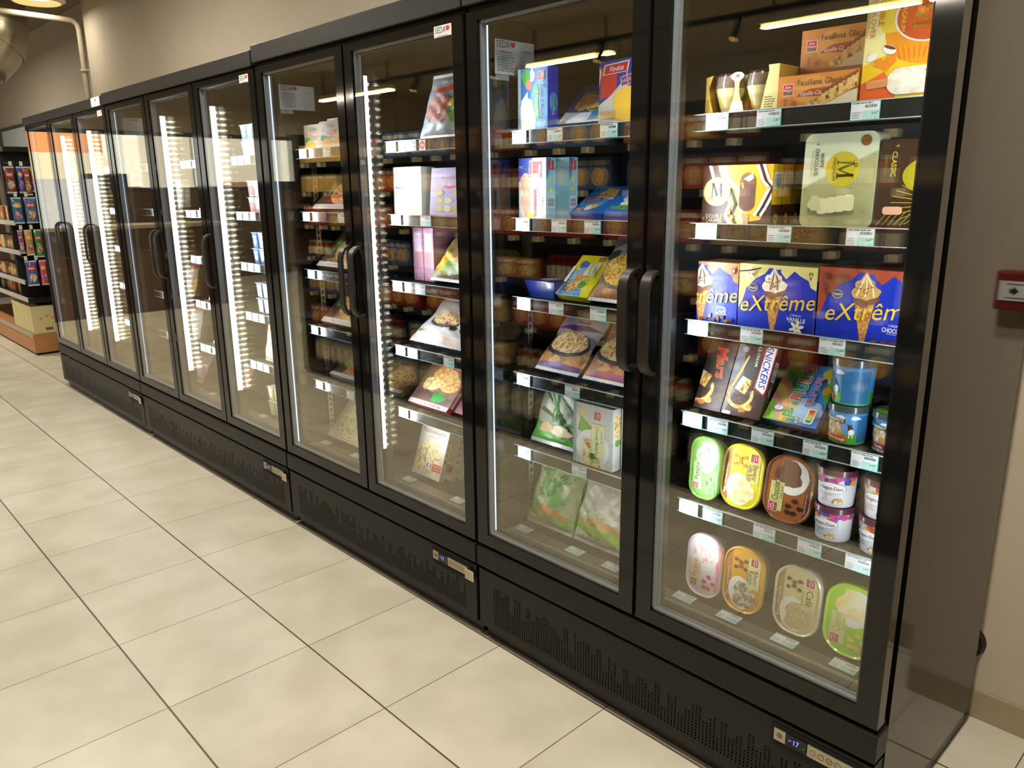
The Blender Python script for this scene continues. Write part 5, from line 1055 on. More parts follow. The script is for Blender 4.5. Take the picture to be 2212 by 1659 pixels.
def skyr(a):
    w, h = a.w, a.h; a.rect(0, 0, w, h, 'd8d6d0'); a.ell(w*.42, h*.48, w*.30, h*.20, '4a4040'); a.ell(w*.42, h*.51, w*.27, h*.17, PASTA); a.put([(w*.5, h*.75), (w*.55, h*.98), (w*.98, h*.98), (w*.98, h*.80)], 'd8a83c'); a.text('SAVOYARDE', w*.76, h*.88, .013, '4a2c14', bold=True, mw=w*.4); a.rect(w*.6, h*.66, w*.8, h*.74, 'c85c4c')
    for u in (.62, .78): a.ell(w*u, h*.3, w*.055, h*.06, '2c2c28'); a.text('12', w*u, h*.3, .006, 'e8e8e0')
    a.put([(0, 0), (w, 0), (w, h*.08), (0, h*.1)], 'c8a89c'); a.rect(w*.05, h*.15, w*.14, h*.2, '3c9c5c'); a.rect(w*.14, h*.15, w*.2, h*.2, 'e8b03c')
    for k in range(8): a.stroke([(w*.35+k*.012, h*.05), (w*.38+k*.011, h*.2)], .001, 'f4f4f4')
pillow('potato_meal_bag', 'white bag showing a dish of savoyard potatoes on the fourth shelf', 'bag', -1.225, .185, zf(3)+.012, .33, .205, .022, 54, film('d4d2cc'), skyr, seed=17, wr=.22)
def quiche(a):
    w, h = a.w, a.h; a.rect(0, 0, w, h, 'c85048'); a.rect(0, 0, w, h*.75, '8c6448'); a.put([(0, h*.1), (w*.9, h*.1), (w*.95, h*.22), (w*.1, h*.3)], '6a4a44'); a.blob(w*.5, h*.62, w*.30, h*.17, PIZ, 3, .08); a.blob(w*.72, h*.48, w*.24, h*.16, PIZ, 5, .08); a.blob(w*.30, h*.42, w*.22, h*.13, GRAT, 7, .1); a.blob(w*.62, h*.20, w*.16, h*.09, '2c9c3c', 4); a.text('Quiche', w*.72, h*.90, .018, '4a2830', mw=w*.3); a.put([(w*.5, h*.78), (w*.75, h*.81), (w*.95, h*.83), (w*.9, h*.76), (w*.7, h*.74)], 'd83c34'); a.text('Lorraine', w*.73, h*.785, .008, 'f4e8e4', ital=True, mw=w*.2)
    a.rect(0, 0, w, h*.085, 'd8cfc8'); a.text('QUICHE LORRAINE  400g', w*.55, h*.042, .008, '3c3434', bold=True, mw=w*.75)
carton('quiche_box', 'red quiche box with sliced quiche and basil leaves lying tilted on the fifth shelf', 'box', -1.243, .158, zf(4), .23, .245, .035, 44, 'c83c34', quiche, lambda a: (a.rect(0, 0, a.w, a.h, 'b8302c'), a.rect(a.w*.2, a.h*.1, a.w*.8, a.h*.4, 'c8c4c0')))
carton('quiche_box', 'second red quiche box lying behind the first on the fifth shelf', 'box', -1.005, .180, zf(4), .10, .21, .035, 44, 'a83028', None, lambda a: a.rect(0, 0, a.w, a.h, 'a82c28'))
def flam(a):
    w, h = a.w, a.h; a.rect(0, 0, w, h, 'd6cabc'); a.ell(w*.5, h*.97, w*.25, h*.04, 'd85044'); a.text('Flammekueche', w*.5, h*.84, .017, '4a3c38', mw=w*.9); a.text('Alsacienne', w*.5, h*.74, .009, 'c0605c', mw=w*.5, ital=True); a.put([(w*.08, h*.1), (w*.05, h*.5), (w*.3, h*.66), (w*.8, h*.62), (w*.95, h*.2), (w*.7, 0), (w*.3, 0)], GRAT)
    a.ell(w*.55, h*.22, w*.12, h*.08, 'f0f0f0'); a.put([(w*.47, h*.18), (w*.47, h*.26), (w*.52, h*.28), (w*.52, h*.16)], '3c5cb0'); a.put([(w*.58, h*.16), (w*.58, h*.28), (w*.63, h*.26), (w*.63, h*.18)], 'd03c3c'); a.rect(w*.66, h*.14, w*.98, h*.28, 'd04c3c'); a.text('INGREDIENTS', w*.82, h*.24, .005, 'f4e8e0', mw=w*.28); a.text('FRANÇAIS', w*.82, h*.19, .005, 'f4e8e0', mw=w*.28); a.rect(0, h*.0, w, h*.07, 'e0d8cc')
for k in range(5):
    carton('tarte_flambee_box', ['cream Alsatian tarte box, foremost of the upright row on the bottom deck', 'cream tarte box, second in the upright row', 'cream tarte box in the middle of the upright row', 'cream tarte box, fourth in the upright row', 'cream tarte box at the rear of the upright row'][k], 'box', -1.245+.026*k, .175+.036*k, zd, .168, .215, .028, 19, 'd6cabc', flam if k < 2 else None, lambda a: (a.rect(0, 0, a.w, a.h, 'c0a888'), a.lines(.004, a.h*.3, a.w-.004, a.h*.8, 4, '8a6c4c', 3)), group='tarte boxes in a row on the bottom deck')
pillow('frozen_snack_bag', 'red and yellow bag standing at the right end of the bottom deck', 'bag', -.915, .185, zd+.012, .19, .165, .025, 12, film('c8a848'), lambda a: (a.rect(0, a.h*.45, a.w, a.h, 'c86458'), a.blob(a.w*.3, a.h*.6, a.w*.2, a.h*.15, 'd8d8dc', 3), a.blob(a.w*.3, a.h*.6, a.w*.12, a.h*.1, '5c6cb0', 4), a.rect(0, 0, a.w, a.h*.2, 'e0d090'), a.blob(a.w*.5, a.h*.3, a.w*.3, a.h*.12, 'd8a83c', 5)), seed=19, wr=.2)
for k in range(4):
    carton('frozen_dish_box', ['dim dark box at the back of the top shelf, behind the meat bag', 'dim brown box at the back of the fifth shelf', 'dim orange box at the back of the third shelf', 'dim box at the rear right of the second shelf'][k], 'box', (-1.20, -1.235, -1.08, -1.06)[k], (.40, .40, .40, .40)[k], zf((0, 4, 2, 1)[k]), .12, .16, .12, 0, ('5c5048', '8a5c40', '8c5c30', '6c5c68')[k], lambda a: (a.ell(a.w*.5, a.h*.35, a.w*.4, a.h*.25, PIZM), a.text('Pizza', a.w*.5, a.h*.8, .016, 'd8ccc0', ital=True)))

# ---------------- pizza door (second freezer from the right, left-hand door) ----------------
def crepe(rc, t2):
    def f(a):
        w, h = a.w, a.h; a.rect(0, 0, w, h, 'b4a488'); bf_logo(a, w*.15, h*.72, .02); a.text('Crêpes', w*.55, h*.84, .015, '3c3430', mw=w*.42); a.put([(w*.34, h*.58), (w*.6, h*.66), (w*.9, h*.70), (w*.8, h*.56), (w*.55, h*.50)], rc); a.text(t2, w*.6, h*.60, .008, 'f4e8e0', ital=True, mw=w*.3); a.blob(w*.20, h*.40, w*.16, h*.12, VEG, 3); a.ell(w*.7, h*.18, w*.3, h*.2, 'd8d4c8'); a.blob(w*.36, h*.20, w*.28, h*.19, food('crepe', ['d89028', 'f0b848', 'e8a438'], 50, cells=.18), 4, .06); a.blob(w*.84, h*.32, w*.16, h*.17, 'e8a838', 7)
    return f
carton('crepe_box', 'beige crepe box with a pink ribbon, left on the top shelf of the pizza door', 'box', -1.862, Y0+.012, zf(0), .140, .098, .05, 0, 'b4a488', crepe('d88c94', 'Jambon'))
carton('crepe_box', 'beige crepe box with a red ribbon, right on the top shelf of the pizza door', 'box', -1.720, Y0, zf(0), .150, .102, .05, 0, 'b4a488', crepe('c84028', 'Fromage'))
carton('frozen_dish_box', 'white box with a red triangle lying above the crepe boxes', 'box', -1.75, .205, zf(0), .2, .118, .08, 0, 'c8d4dc', lambda a: (a.rect(0, a.h*.86, a.w, a.h*.9, 'c85040'), a.put([(a.w*.3, a.h*.97), (a.w*.42, a.h*.97), (a.w*.36, a.h*.89)], 'c83c34')), topcol='b8c4cc')
def pizart(fd, bg1, band='d8d0c8', word='Pizza'):
    def f(a):
        w, h = a.w, a.h; a.rect(0, 0, w, h, bg1); a.put([(0, h*.1), (0, h), (w*.3, h), (w*.25, h*.1)], '5c4430'); a.blob(w*.16, h*.55, w*.10, h*.14, VEG, 3); a.ell(w*.62, h*.50, w*.40, h*.38, 'd8a458'); a.ell(w*.62, h*.50, w*.36, h*.34, fd)
        for k in range(6): q = random.Random(k); a.ell(w*q.uniform(.4, .85), h*q.uniform(.3, .72), w*.035, h*.03, ['2c241c', '3c7c2c'][k % 2])
        a.rect(0, 0, w, h*.12, band); a.text('PIZZA CUITE AU FEU DE BOIS', w*.5, h*.06, .008, '6a5c54', mw=w*.8); a.text(word, w*.5, h*.93, .018, 'e8dccc', ital=True, bold=True)
    return f
for r, fd, bgc, lb in ((1, PIZM, '8c2c24', 'red pizza box lying tilted on the second shelf'), (2, PIZM, '7c5c3c', 'ham pizza box with herbs lying tilted on the third shelf'), (3, PIZ, 'a07850', 'four cheese pizza box lying tilted on the fourth shelf'), (4, food('olive_pizza', ['6a4418', 'c88830', 'a84c20', 'e0b04c'], 110), '9c8468', 'dark topped pizza in its box lying almost flat on the fifth shelf')):
    carton('pizza_box', lb, 'box', -1.868+.004*r, .158, zf(r), .29, .235 if r < 4 else .19, .028, 46 if r < 4 else 62, bgc, pizart(fd, bgc), lambda a: a.rect(0, 0, a.w, a.h, '5c4438'))
carton('pizza_box', 'second flat pizza box at the right end of the fifth shelf', 'box', -1.566, .165, zf(4), .23, .19, .028, 62, '9c8468', pizart(PIZ, '9c8468'))
carton('pizza_box', 'large cheese pizza in a white box with a flap, standing tilted on the bottom deck', 'box', -1.868, .160, zd, .29, .26, .03, 42, 'cfcabc', lambda a: (a.rect(0, 0, a.w, a.h, 'cfc8b0'), a.ell(a.w*.52, a.h*.42, a.w*.46, a.h*.40, 'dfae58'), a.ell(a.w*.52, a.h*.42, a.w*.43, a.h*.37, GRAT), a.stroke([(a.w*.5, a.h*.05), (a.w*.62, a.h*.8)], .003, 'b07c34'), [a.blob(a.w*u, a.h*v, a.w*.09, a.h*.06, 'f0e8b0', int(u*99), .1) for u, v in ((.3, .5), (.45, .3), (.6, .6), (.7, .4), (.45, .7), (.75, .6))], a.rect(0, 0, a.w*.12, a.h*.08, 'd8ccb8'), a.text('Pizza', a.w*.7, a.h*.9, .016, '7c7464', ital=True)), lambda a: a.rect(0, 0, a.w, a.h, 'dcdcdc'))

# ---------------- dairy freezer (second unit) ----------------
YC = [mat('yog_'+c, c, .3, coat=.3, noise=.05) for c in ('d8dce0', 'd0584c', 'e0b83c', '3c78b8', '2c5c9c', 'e8d488', 'd8a088')]
def yog(lab, x, y, z, nx, rows, c1, c2, grp):
    """a tray of square yogurt cups joined by their foil lids"""
    for r in range(rows):
        e = empty('yogurt_multipack', lab[r], 'yogurt pack', (x, y, z+r*.0735), grp)
        for k in range(nx):
            m = MB(); cx = k*.062+.031
            m.box(cx-.026, cx+.026, 0.004, .056, 0, .068, YC[c1]); mm = m; 
            V = mm.v
            for i, v in enumerate(V):
                if v[2] < .01: V[i] = (cx+(v[0]-cx)*.82, .03+(v[1]-.03)*.82, v[2])
            A = Art(m, lambda u, v, d, cx=cx: (cx-.024+u, .0075-.0035*v/.068-d-.0006, v), .048, .064, [(.004, .006), (.044, .006), (.046, .060), (.002, .060)]); A.rect(0, 0, .05, .062, ['d8dce0', 'd0584c', 'e0b83c', '3c78b8', '2c5c9c', 'e8d488', 'd8a088'][c2]); A.blob(.024, .030, .014, .016, STRAW if c2 == 1 else 'e8ecf0', k+3); A.rect(.006, .048, .042, .056, 'e8ecf0')
            obj('yogurt_cup', m, e)
        m = MB(); m.box(-.002, nx*.062+.002, 0, .060, .0685, .0700, YC[0]); obj('foil_lid', m, e)
z2 = lambda r: RT[r]-.008-.0115+.006
for (bx, pre) in ((-2.455, 'right'),):
    yog(['lower white and blue yogurt pack on the top shelf of the dairy freezer', 'upper white and blue yogurt pack on the top shelf of the dairy freezer'], bx, .165, z2(0), 3, 2, 0, 3, 'yogurt packs')
    yog(['lower yellow fruit yogurt pack on the second shelf of the dairy freezer', 'upper red fruit yogurt pack on the second shelf of the dairy freezer'], bx+.02, .165, z2(1), 3, 2, 0, 1, 'yogurt packs')
    yog(['lower blue yogurt pack on the third shelf of the dairy freezer', 'upper blue yogurt pack on the third shelf of the dairy freezer'], bx+.02, .165, z2(2), 3, 2, 3, 4, 'yogurt packs')
    yog(['lower dark blue and white pack on the fourth shelf of the dairy freezer', 'upper dark blue and white pack on the fourth shelf of the dairy freezer'], bx+.02, .165, z2(3), 2, 2, 4, 0, 'yogurt packs')
    yog(['lower pale yellow pot pack on the deck of the dairy freezer', 'upper pale yellow pot pack on the deck of the dairy freezer'], bx+.04, .165, zd, 2, 2, 5, 5, 'yogurt packs')
    yog(['lower salmon pink pot pack at the right end of the deck of the dairy freezer', 'upper salmon pink pot pack at the right end of the deck of the dairy freezer'], bx+.215, .165, zd, 2, 2, 6, 6, 'yogurt packs')
    yog(['tall green pack at the right end of the top shelf of the dairy freezer'], bx+.22, .165, z2(0), 2, 1, 0, 2, 'yogurt packs')
    yog(['golden pack at the right end of the third shelf of the dairy freezer'], bx+.22, .165, z2(2), 2, 1, 5, 2, 'yogurt packs')
    yog(['white pack at the right end of the fifth shelf of the dairy freezer'], bx+.25, .165, z2(4), 2, 1, 0, 0, 'yogurt packs')
pillow('cheese_bag', 'orange and white bag standing on the fifth shelf of the dairy freezer', 'bag', -2.42, .18, z2(4)+.012, .14, .15, .018, 10, film('d8a070'), lambda a: (a.rect(0, 0, a.w, a.h, 'd89060'), a.rect(a.w*.3, 0, a.w*.7, a.h, 'ece0c8'), a.text('Râpé', a.w*.5, a.h*.6, .02, '8c4424')), seed=21)
bagc = ['c8dce0', '8cc8a0', 'd87c8c', 'e8e4d8', 'c8a08c', '9cb4d8', 'e0c070']
n = 0
for (bx, rows, nm) in ((-3.055, (1, 2, 3, 4), 'middle door of the second freezer'), (-3.40, (1, 3, 4), 'left door of the second freezer'), (-4.275, (1, 2, 3, 4), 'right door of the farthest freezer'), (-4.83, (2, 3, 4), 'middle door of the farthest freezer')):
    for r in rows:
        n += 1
        if n % 3 == 2:
            tub('cheese_pack', 'oval white pack on shelf %s of the %s' % (['one', 'two', 'three', 'four', 'five'][r], nm), bx+.02, .175, z2(r), .12, .16, 5, 'e8e4dc', 'd8ccc0', lambda a: (a.ell(a.w*.5, a.h*.5, a.w*.3, a.h*.3, 'd8d4cc'), a.text('Brie', a.w*.5, a.h*.6, .02, 'b86c4c', rot=90)))
        else:
            pillow('cheese_bag', '%s bag standing on shelf %s of the %s' % (['pale blue', 'pale green', 'pink', 'cream', 'tan', 'light blue', 'yellow'][n % 7], ['one', 'two', 'three', 'four', 'five'][r], nm), 'bag', bx+.03, .18, z2(r)+.012, .16, .165, .022, 14, film(bagc[n % 7]), lambda a: (a.rect(a.w*.15, a.h*.3, a.w*.85, a.h*.75, 'e4e8ec'), a.blob(a.w*.5, a.h*.45, a.w*.25, a.h*.12, 'd08c5c', 3), a.rect(0, a.h*.86, a.w, a.h, 'd04c54')), seed=n, wr=.2)
for bx, t, lb in ((-2.93, 'orange', 'orange striped bag on the deck behind the middle door of the second freezer'), (-3.44, 'pink', 'pink bag on the deck behind the left door of the second freezer')):
    pillow('cheese_bag', lb, 'bag', bx, .18, zd+.012, .2, .16, .025, 30, film('d89070' if t == 'orange' else 'd8a0a8'), lambda a: (a.rect(0, a.h*.4, a.w, a.h*.6, 'e8dcc8')), seed=33)

# ---------------- price tags ----------------
def price_tag(x, z, price, what, w=.058, y=.1272, flat=False):
    m = MB(); h = .036; G = mat('tag_edge_green', '5cae9c', .2, coat=.4, noise=.03)
    if not flat:
        m.box(0, w, -.0012, 0, 0, h, G); A = Art(m, lambda u, v, d: (.0012+u, -.0012-d, .0012+v), w-.0024, h-.0024)
    else:
        m.box(0, w, 0, h, 0, .0012, G); A = Art(m, lambda u, v, d: (.0012+u, .0012+v, .0012+d), w-.0024, h-.0024)
    W, H = w-.0024, h-.0024
    A.rect(0, 0, W, H, 'e2e6ea'); A.rect(W*.42, 0, W, H*.52, 'b4dcd4'); A.lines(W*.05, H*.88, W*.97, H*.97, 1, '3a4450', int(x*70) % 11, .6); A.barcode(W*.5, H*.66, W*.93, H*.83, '3c4048', int(x*100) % 17+2); A.text(price, W*.93, H*.36, .0052, '2c3c44', al='r'); A.text('€', W*.985, H*.42, .003, '2c3c44', al='r'); A.text('/Kg', W*.93, H*.10, .0026, '3c4c54', al='r', mw=W*.4); A.lines(W*.06, H*.06, W*.38, H*.48, 3, '8a9098', int(x*50) % 9, .35)
    return m
TG = []
def put_tag(x, r, price, lab, dz=0, w=.058):
    o = obj('price_tag', price_tag(x, 0, price, lab[:6].upper(), w)); o.location = (x, .1234, RT[r]-.012-.0255+dz); o.rotation_euler = (0, 0, 0)
    tag(o, lab, 'price tag', 'price tags on the shelf rails')
T4 = {0: ((.045, '6,18', 'price tag reading 6,18 under the dessert glasses'), (.172, '2,82', 'price tag reading 2,82 under the lower caramel cake box'), (.378, '5,61', 'price tag reading 5,61 under the tall orange ice cream box')),
      1: ((.030, '5,32', 'price tag reading 5,32 under the brown and yellow stick boxes'), (.215, '4,67', 'price tag reading 4,67 under the pale green ice cream box'), (.392, '4,67', 'price tag reading 4,67 under the dark classic ice cream box')),
      2: ((.020, '5,14', 'brightly lit price tag under the coffee cone box'), (.165, '5,05', 'price tag reading 5,05 under the vanilla cone box'), (.355, '5,14', 'price tag reading 5,14 under the chocolate cone box')),
      3: ((.017, '4,41', 'brightly lit price tag under the red-script ice bar box'), (.090, '4,41', 'price tag reading 4,41 under the ice bar box with blue lettering'), (.210, '4,36', 'price tag reading 4,36 under the ice lolly box'), (.338, '6,58', 'price tag reading 6,58 under the cookie ice cream pot'), (.447, '6,58', 'price tag under the vanilla ice cream pot at right')),
      4: ((.018, '3,12', 'brightly lit price tag under the pistachio tub'), (.090, '3,82', 'price tag reading 3,82 under the crème brûlée tub'), (.232, '3,38', 'price tag reading 3,38 under the chocolate tub'), (.345, '6,82', 'price tag reading 6,82 under the nut brittle pots'), (.457, '6,82', 'price tag under the salted caramel pots'))}
for r, L in T4.items():
    for x, p, lb in L: put_tag(x, r, p, lb)
T3 = {0: ((-.602, '3,68', 'price tag under the hake fish box'), (-.462, '3,31', 'price tag under the tilted breaded fish box'), (-.272, '4,99', 'price tag under the box with the British flag')),
      1: ((-.590, '12,15', 'price tag under the salmon boxes'), (-.445, '4,10', 'price tag under the blue box with pink ribbon'), (-.322, '5,19', 'price tag reading 5,19 under the blue fish box at right')),
      2: ((-.588, '3,97', 'price tag under the dark blue meal tray'), (-.455, '2,89', 'price tag under the yellow potato box'), (-.298, '3,73', 'price tag reading 3,73 under the sweetcorn bag')),
      3: ((-.592, '5,70', 'price tag under the farfalle pasta bag'), (-.390, '5,77', 'price tag reading 5,77 under the spiral pasta bag')),
      4: ((-.590, '2,03', 'price tag under the bag of leeks'), (-.360, '2,44', 'price tag reading 2,44 under the cauliflower gratin box'))}
for r, L in T3.items():
    for x, p, lb in L: put_tag(x, r, p, lb)
for x, r, lb in ((-1.235, 0, 'brightly lit tag at the left of the top rail of the snack door'), (-1.12, 0, 'price tag under the minced meat bag'), (-1.225, 1, 'brightly lit tag under the scallop pastry box'), (-1.055, 1, 'price tag under the lilac pastry box'), (-1.235, 2, 'brightly lit tag at the left of the third rail of the snack door'), (-1.10, 2, 'price tag under the yellow and green vegetable bag'), (-1.235, 3, 'brightly lit tag under the grey script pizza box'), (-1.16, 3, 'price tag under the potato dish bag'), (-.955, 3, 'price tag at the right of the fourth rail of the snack door'), (-1.235, 4, 'brightly lit tag under the quiche box'),
                 (-1.842, 0, 'price tag under the crepe box with pink ribbon'), (-1.66, 0, 'price tag under the crepe box with red ribbon'), (-1.85, 1, 'price tag under the red pizza box'), (-1.58, 1, 'price tag at the right of the second rail of the pizza door'), (-1.845, 2, 'price tag under the ham pizza box'), (-1.85, 3, 'price tag under the four cheese pizza box'), (-1.845, 4, 'price tag under the dark topped pizza'), (-1.60, 4, 'price tag under the flat pizza box at right')):
    put_tag(x, r, '3,%02d' % (int(abs(x)*977) % 90+10), lb)
o = obj('promotion_sticker', (lambda m: (m.box(0, .032, -.001, 0, 0, .032, WHITE), (lambda A: (A.ell(.016, .016, .0145, .0145, 'c83c4c'), A.text('-30%', .016, .016, .007, 'f4f0f0', bold=True)))(Art(m, lambda u, v, d: (u, -.001-d, v), .032, .032)), m)[-1])(MB())); o.location = (-1.045, .1234, RT[0]-.036); tag(o, 'white sticker with a red discount circle on the top rail of the snack door', 'sticker')
for k, (bx, dr) in enumerate(((-2.49, 'right door of the second freezer'), (-3.09, 'middle door of the second freezer'), (-4.31, 'right door of the farthest freezer'))):
    for r in range(5):
        for j in range(3 if k == 0 else 2):
            put_tag(bx+.02+.068*j, r, '2,15', '%s white price tag on rail %s behind the %s' % (['first', 'second', 'third'][j], ['one', 'two', 'three', 'four', 'five'][r], dr), dz=-.008)
for x, y, lb in ((.012, .112, 'flat price tag lying in front of the strawberry tub'), (.148, .110, 'flat price tag lying in front of the rum raisin tub'), (.300, .110, 'flat price tag lying in front of the coffee tub'), (.446, .112, 'flat price tag lying in front of the lemon tub'), (-.600, .108, 'flat price tag lying in front of the broccoli bag'), (-.378, .108, 'flat price tag lying in front of the cauliflower bag'), (-.235, .108, 'flat price tag at the right of the vegetable door deck'), (-1.225, .110, 'flat price tag lying in front of the tarte boxes'), (-.935, .110, 'flat price tag lying before the red and yellow bag'), (-1.84, .112, 'flat price tag lying in front of the large cheese pizza'), (-1.60, .112, 'flat price tag at the right of the pizza door deck'), (-2.43, .112, 'flat price tag before the pale yellow pots'), (-2.22, .112, 'flat price tag before the salmon pink pots'), (-3.03, .112, 'left flat price tag behind the middle door of the second freezer'), (-2.85, .112, 'right flat price tag behind the middle door of the second freezer')):
    o = obj('price_tag', price_tag(x, 0, '3,%02d' % (int(abs(x)*977) % 90+10), 'GLACE', .062, flat=True)); o.location = (x, y, .3722); o.rotation_euler = (math.radians(6), 0, math.radians(-2)); tag(o, lb, 'price tag', 'flat price tags on the bottom decks')
# ================================================================== FACING SHELVES (seen mirrored in the doors)
e = empty('grocery_shelving', 'long black grocery shelving facing the freezers across the aisle, seen mirrored in the doors', 'shelving', (-2.0, -1.9, 0))
GX0, GX1, GY = -4.6, .55, -1.53
def gp(n, mb):
    for i, v in enumerate(mb.v): mb.v[i] = (v[0]+2.0, v[1]+1.9, v[2])
    return obj(n, mb, e)
m = MB(); m.box(GX0, GX1, GY-.5, GY-.46, .02, 1.86, DARK); gp('back_panel', m)
m = MB(); m.box(GX0, GX0+.03, GY-.46, GY, .02, 1.86, BLK); gp('end_panel', m)
m = MB(); m.box(GX1-.03, GX1, GY-.46, GY, .02, 1.86, BLK); gp('end_panel', m)
m = MB(); m.box(GX0+.03, GX1-.03, GY-.46, GY, .0, .12, BLK); gp('base', m)
GS_ = [.121, .42, .68, .95, 1.19, 1.43, 1.64]
TAGY = mat('tag_cream', 'd8d0b4', .5, noise=.03)
q = random.Random(11)
for z in GS_[1:]:
    m = MB(); m.box(GX0+.03, GX1-.03, GY-.45, GY, z-.02, z, DARK); m.box(GX0+.03, GX1-.03, GY, GY+.006, z-.035, z+.003, BLK)
    x = GX0+.2
    while x < GX1-.2: m.box(x, x+.05, GY+.0061, GY+.008, z-.031, z-.001, TAGY); x += q.uniform(.16, .34)
    gp('shelf', m)
def proto_jar(c, lid, h, r, nm):
    m = MB(); m.lathe([(0, 0), (r*.9, 0), (r, .006), (r, h*.72), (r*.75, h*.85), (r*.75, h)], mat('jar_'+c, c, .2, coat=.3, noise=.15, scale=50), 14); m.lathe([(r*.8, h*.86), (r*.8, h), (0, h)], mat('cap_'+lid, lid, .4, noise=.03), 14); A = Art(m, lambda u, v, d: ((r+.0006+d)*math.sin(u/r), (r+.0006+d)*math.cos(u/r), v), 9, h, [(-r*1.3, h*.15), (r*1.3, h*.15), (r*1.3, h*.6), (-r*1.3, h*.6)], su=r*.4); A.rect(-1, -1, 1, 1, 'd8d0b8'); return obj(nm, m, smooth=True)
def proto_box(c, c2, w, h, nm):
    m = MB(); m.box(-w/2, w/2, -.15, 0, 0, h, ink(c), b=.001); A = Art(m, lambda u, v, d: (w/2-u, .0+d, v), w, h); A.ell(w*.5, h*.4, w*.36, h*.28, c2); A.rect(w*.1, h*.75, w*.9, h*.9, 'e0dccc'); return obj(nm, m)
PR = [(proto_jar('a8481c', 'd8d4c8', .12, .035, 'grocery_jar'), 'glass jar', .082), (proto_jar('7c2420', 'c83c30', .14, .032, 'grocery_jar'), 'red jar', .076), (proto_box('c07838', GRAT, .15, .11, 'grocery_box'), 'orange box', .162), (proto_box('b03c2c', PIZ, .13, .15, 'grocery_box'), 'red box', .142), (proto_box('d0b070', CARAM, .16, .13, 'grocery_box'), 'tan box', .172), (proto_box('4c6c9c', BREAD, .12, .16, 'grocery_box'), 'blue box', .13), (proto_jar('e8e4d4', '4c8cc8', .2, .04, 'milk_bottle'), 'white milk bottle', .1)]
used = set(); cnt = 0
for si, z in enumerate(GS_):
    x = GX0+.12
    while x < GX1-.2 and cnt < 230:
        k = q.choice([0, 1, 2, 3, 4, 5]) if si else 6
        if si == 3 and x > -1.0: k = 6
        run = q.randint(2, 4)
        for _ in range(run):
            o, lb, pitch = PR[k]
            if x > GX1-.15: break
            y = GY-.03-(.04 if k in (0, 1, 6) else 0)
            if k not in used: used.add(k); c = o
            else: c = o.copy(); COL.objects.link(c)
            c.location = (x+pitch/2, y, z+.0005); x += pitch; cnt += 1
            tag(c, lb+' on the facing shelves behind the camera, seen only mirrored in the glass', 'jar' if k in (0, 1) else ('bottle' if k == 6 else 'box'), 'mirrored groceries, '+lb)
        x += q.uniform(.02, .12)
for k in range(len(PR)):
    if k not in used: bpy.data.objects.remove(PR[k][0])

# ================================================================== SNACK SHELVING AT FAR LEFT
e = empty('snack_shelving', 'black snack shelving with an orange wooden base at the far left end of the aisle', 'shelving', (-8.2, .5, 0))
def sp(n, mb):
    for i, v in enumerate(mb.v): mb.v[i] = (v[0]+8.2, v[1]-.5, v[2])
    return obj(n, mb, e)
SX = -6.97; WD = mat('orange_wood', 'b07a4c', .45, noise=.08, scale=12)
m = MB(); m.box(-9.6, SX, .13, .95, .02, .19, WD, b=.004); m.box(-9.58, SX-.02, .15, .93, .0, .02, GAP); sp('wooden_base', m)
m = MB(); m.box(-9.6, SX+.002, .124, .130, .16, .20, mat('base_rail', 'a8a090', .4, noise=.05)); sp('price_rail', m)
m = MB(); m.box(-9.6, SX-.25, .60, .64, .19, 1.83, DARK); m.box(SX-.25, SX-.215, .14, .95, .52, 1.83, DARK); sp('back_panel', m)
m = MB(); m.box(-9.6, SX-.01, .13, .95, 1.80, 1.84, BLK); sp('top_panel', m)
for z in (.52, .68, .94, 1.20):
    m = MB(); m.box(-9.6, SX-.02, .14, .60, z-.02, z, DARK); m.box(-9.6, SX, .128, .138, z-.028, z+.012, mat('white_rail', 'c0c0b8', .4, noise=.05)); sp('shelf', m)
for k, (z) in enumerate((.50,)):
    m = MB(); m.box(SX-.21, SX, .14, .95, z-.02, z, DARK); sp('end_shelf', m)
# cream cartons along the base
CB = MB(); 
def carton_box(a):
    a.rect(0, 0, a.w, a.h, 'd2c694')
for k in range(7):
    m = MB(); 
    if k < 5: m.box(0, .14, 0, .26, 0, .255, ink('d2c694'), b=.002); loc = (SX-.155-k*.148, .145, .192)
    else: m.box(0, .19, 0, .24, 0, .255, ink('cfc28e'), b=.002); loc = (SX-.205, .415+(k-5)*.25, .192)
    A = Art(m, lambda u, v, d, W=(.14 if k < 5 else .19): (W+d, u, v), .24, .255); 
    for j in range(3): A.blob(.07+.05*j, .14+.02*(j % 2), .013, .013, 'd87c8c', j, .4)
    A.rect(.10, .03, .16, .055, '6a5c48')
    A.rect(.0, .251, .24, .255, 'b0a478')
    o = obj('cardboard_carton', m, loc=loc)
    tag(o, ['cream carton with pink flowers at the corner of the snack shelving base', 'second cream carton from the corner on the wooden base', 'third cream carton from the corner on the wooden base', 'fourth cream carton from the corner on the wooden base', 'fifth cream carton from the corner on the wooden base', 'wide cream carton beside the corner carton, facing the freezers', 'innermost wide cream carton next to the farthest freezer'][k], 'carton', 'cream cartons on the wooden base')
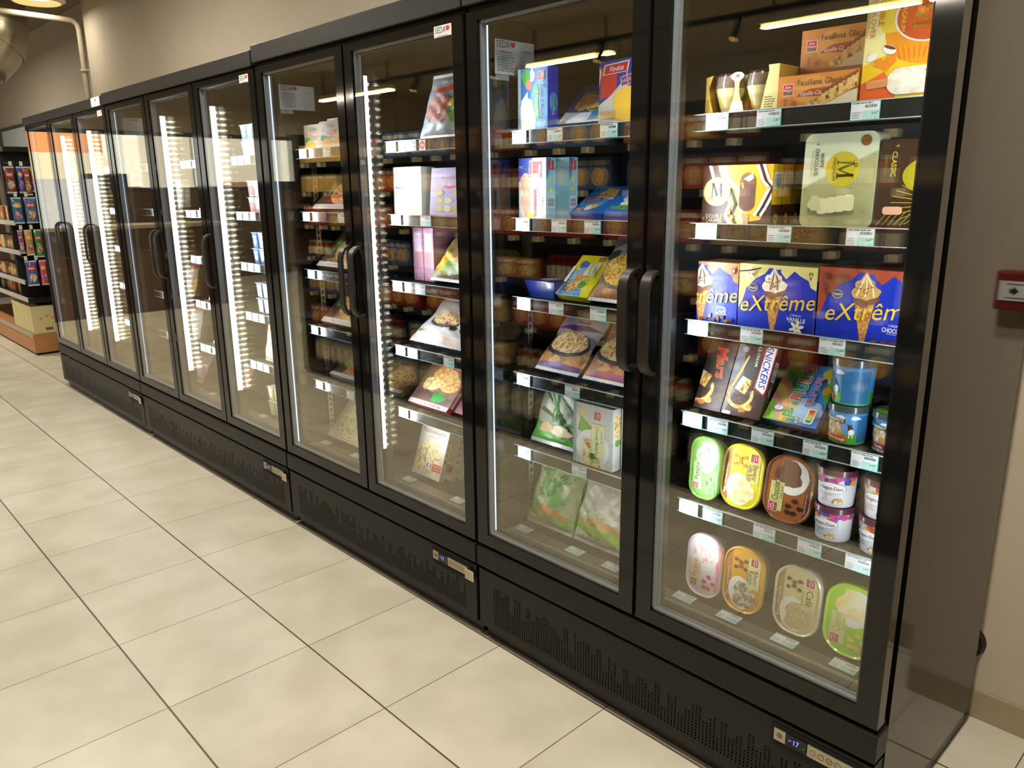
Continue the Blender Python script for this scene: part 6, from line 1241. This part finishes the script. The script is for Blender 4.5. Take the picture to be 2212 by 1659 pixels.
# hanging bags on the end of the shelving
HB = [(.105, 1.68, .085, .22, '6a3c2c', 'brown'), (.20, 1.68, .05, .22, '2c4cb0', 'blue'), (.245, 1.68, .06, .24, '8c4a34', 'copper'), (.303, 1.68, .05, .21, '7c4030', 'dark red'), (.365, 1.68, .06, .24, '6c3c3c', 'maroon'),
      (.12, 1.42, .09, .22, '2c6ca8', 'sky blue'), (.22, 1.42, .10, .22, '4878b8', 'blue and clear'), (.325, 1.43, .08, .24, 'd86088', 'pink'),
      (.13, 1.14, .045, .2, '9c5c9c', 'purple'), (.18, 1.14, .07, .22, 'c89848', 'amber'), (.255, 1.14, .065, .24, '2c8c54', 'green'), (.325, 1.14, .08, .22, 'dccc3c', 'yellow'),
      (.15, .87, .10, .22, '4c5cb0', 'red and blue'), (.26, .87, .06, .22, 'e05068', 'coral pink'), (.33, .87, .06, .22, 'e45c70', 'rose')]
for i, (y, z, w, h, c, cn) in enumerate(HB):
    o = pillow('hanging_snack_bag', '%s snack bag hanging in row %s on the end of the snack shelving' % (cn, ['one', 'one', 'one', 'one', 'one', 'two', 'two', 'two', 'three', 'three', 'three', 'three', 'four', 'four', 'four'][i]), 'bag', SX+.034, y, z-h, w*.9, h-.02, .016, 0, film(c), lambda a: (a.blob(a.w*.5, a.h*.3, a.w*.34, a.h*.2, food('snack_mix_%d' % (i % 4), [c, ('d8c8a0', 'c85040', 'e0b040', '7cb0d0')[i % 4], 'e8e0d0', c], 60), 3), a.blob(a.w*.5, a.h*.72, a.w*.38, a.h*.12, 'd8a83c' if i % 2 else 'c04848', i), a.lines(a.w*.2, a.h*.68, a.w*.8, a.h*.76, 1, 'f0ece0', i, .8)), group='hanging snack bags', rz=90, seed=i+40, wr=.25)
m = MB()
for z in (1.69, 1.43, 1.15, .88):
    for y in (.16, .24, .33): m.tube([(SX-.22, y, z+.012), (SX+.05, y, z+.012)], .003, CHROME, 6); m.box(SX+.045, SX+.047, y-.012, y+.012, z-.012, z+.024, WHITE)
sp('peg_hooks', m)
for k in range(28):
    z = (.52, .68, .94, 1.20)[k % 4]; x = SX-.40-.16*(k//4)-.004*(k % 3)
    o = carton('snack_packet', 'small packaged snack on the front of the far snack shelving', 'box', x-.0, .20+.01*(k % 3), z+.0005, .13, .10+.01*(k % 4), .1, 0, ['b06c44', 'c8b8a0', 'a8502c', 'd0c090', '8c7c6c'][k % 5], lambda a: (a.ell(a.w*.5, a.h*.4, a.w*.3, a.h*.25, CARAM)), group='snack packets on the far snack shelving')
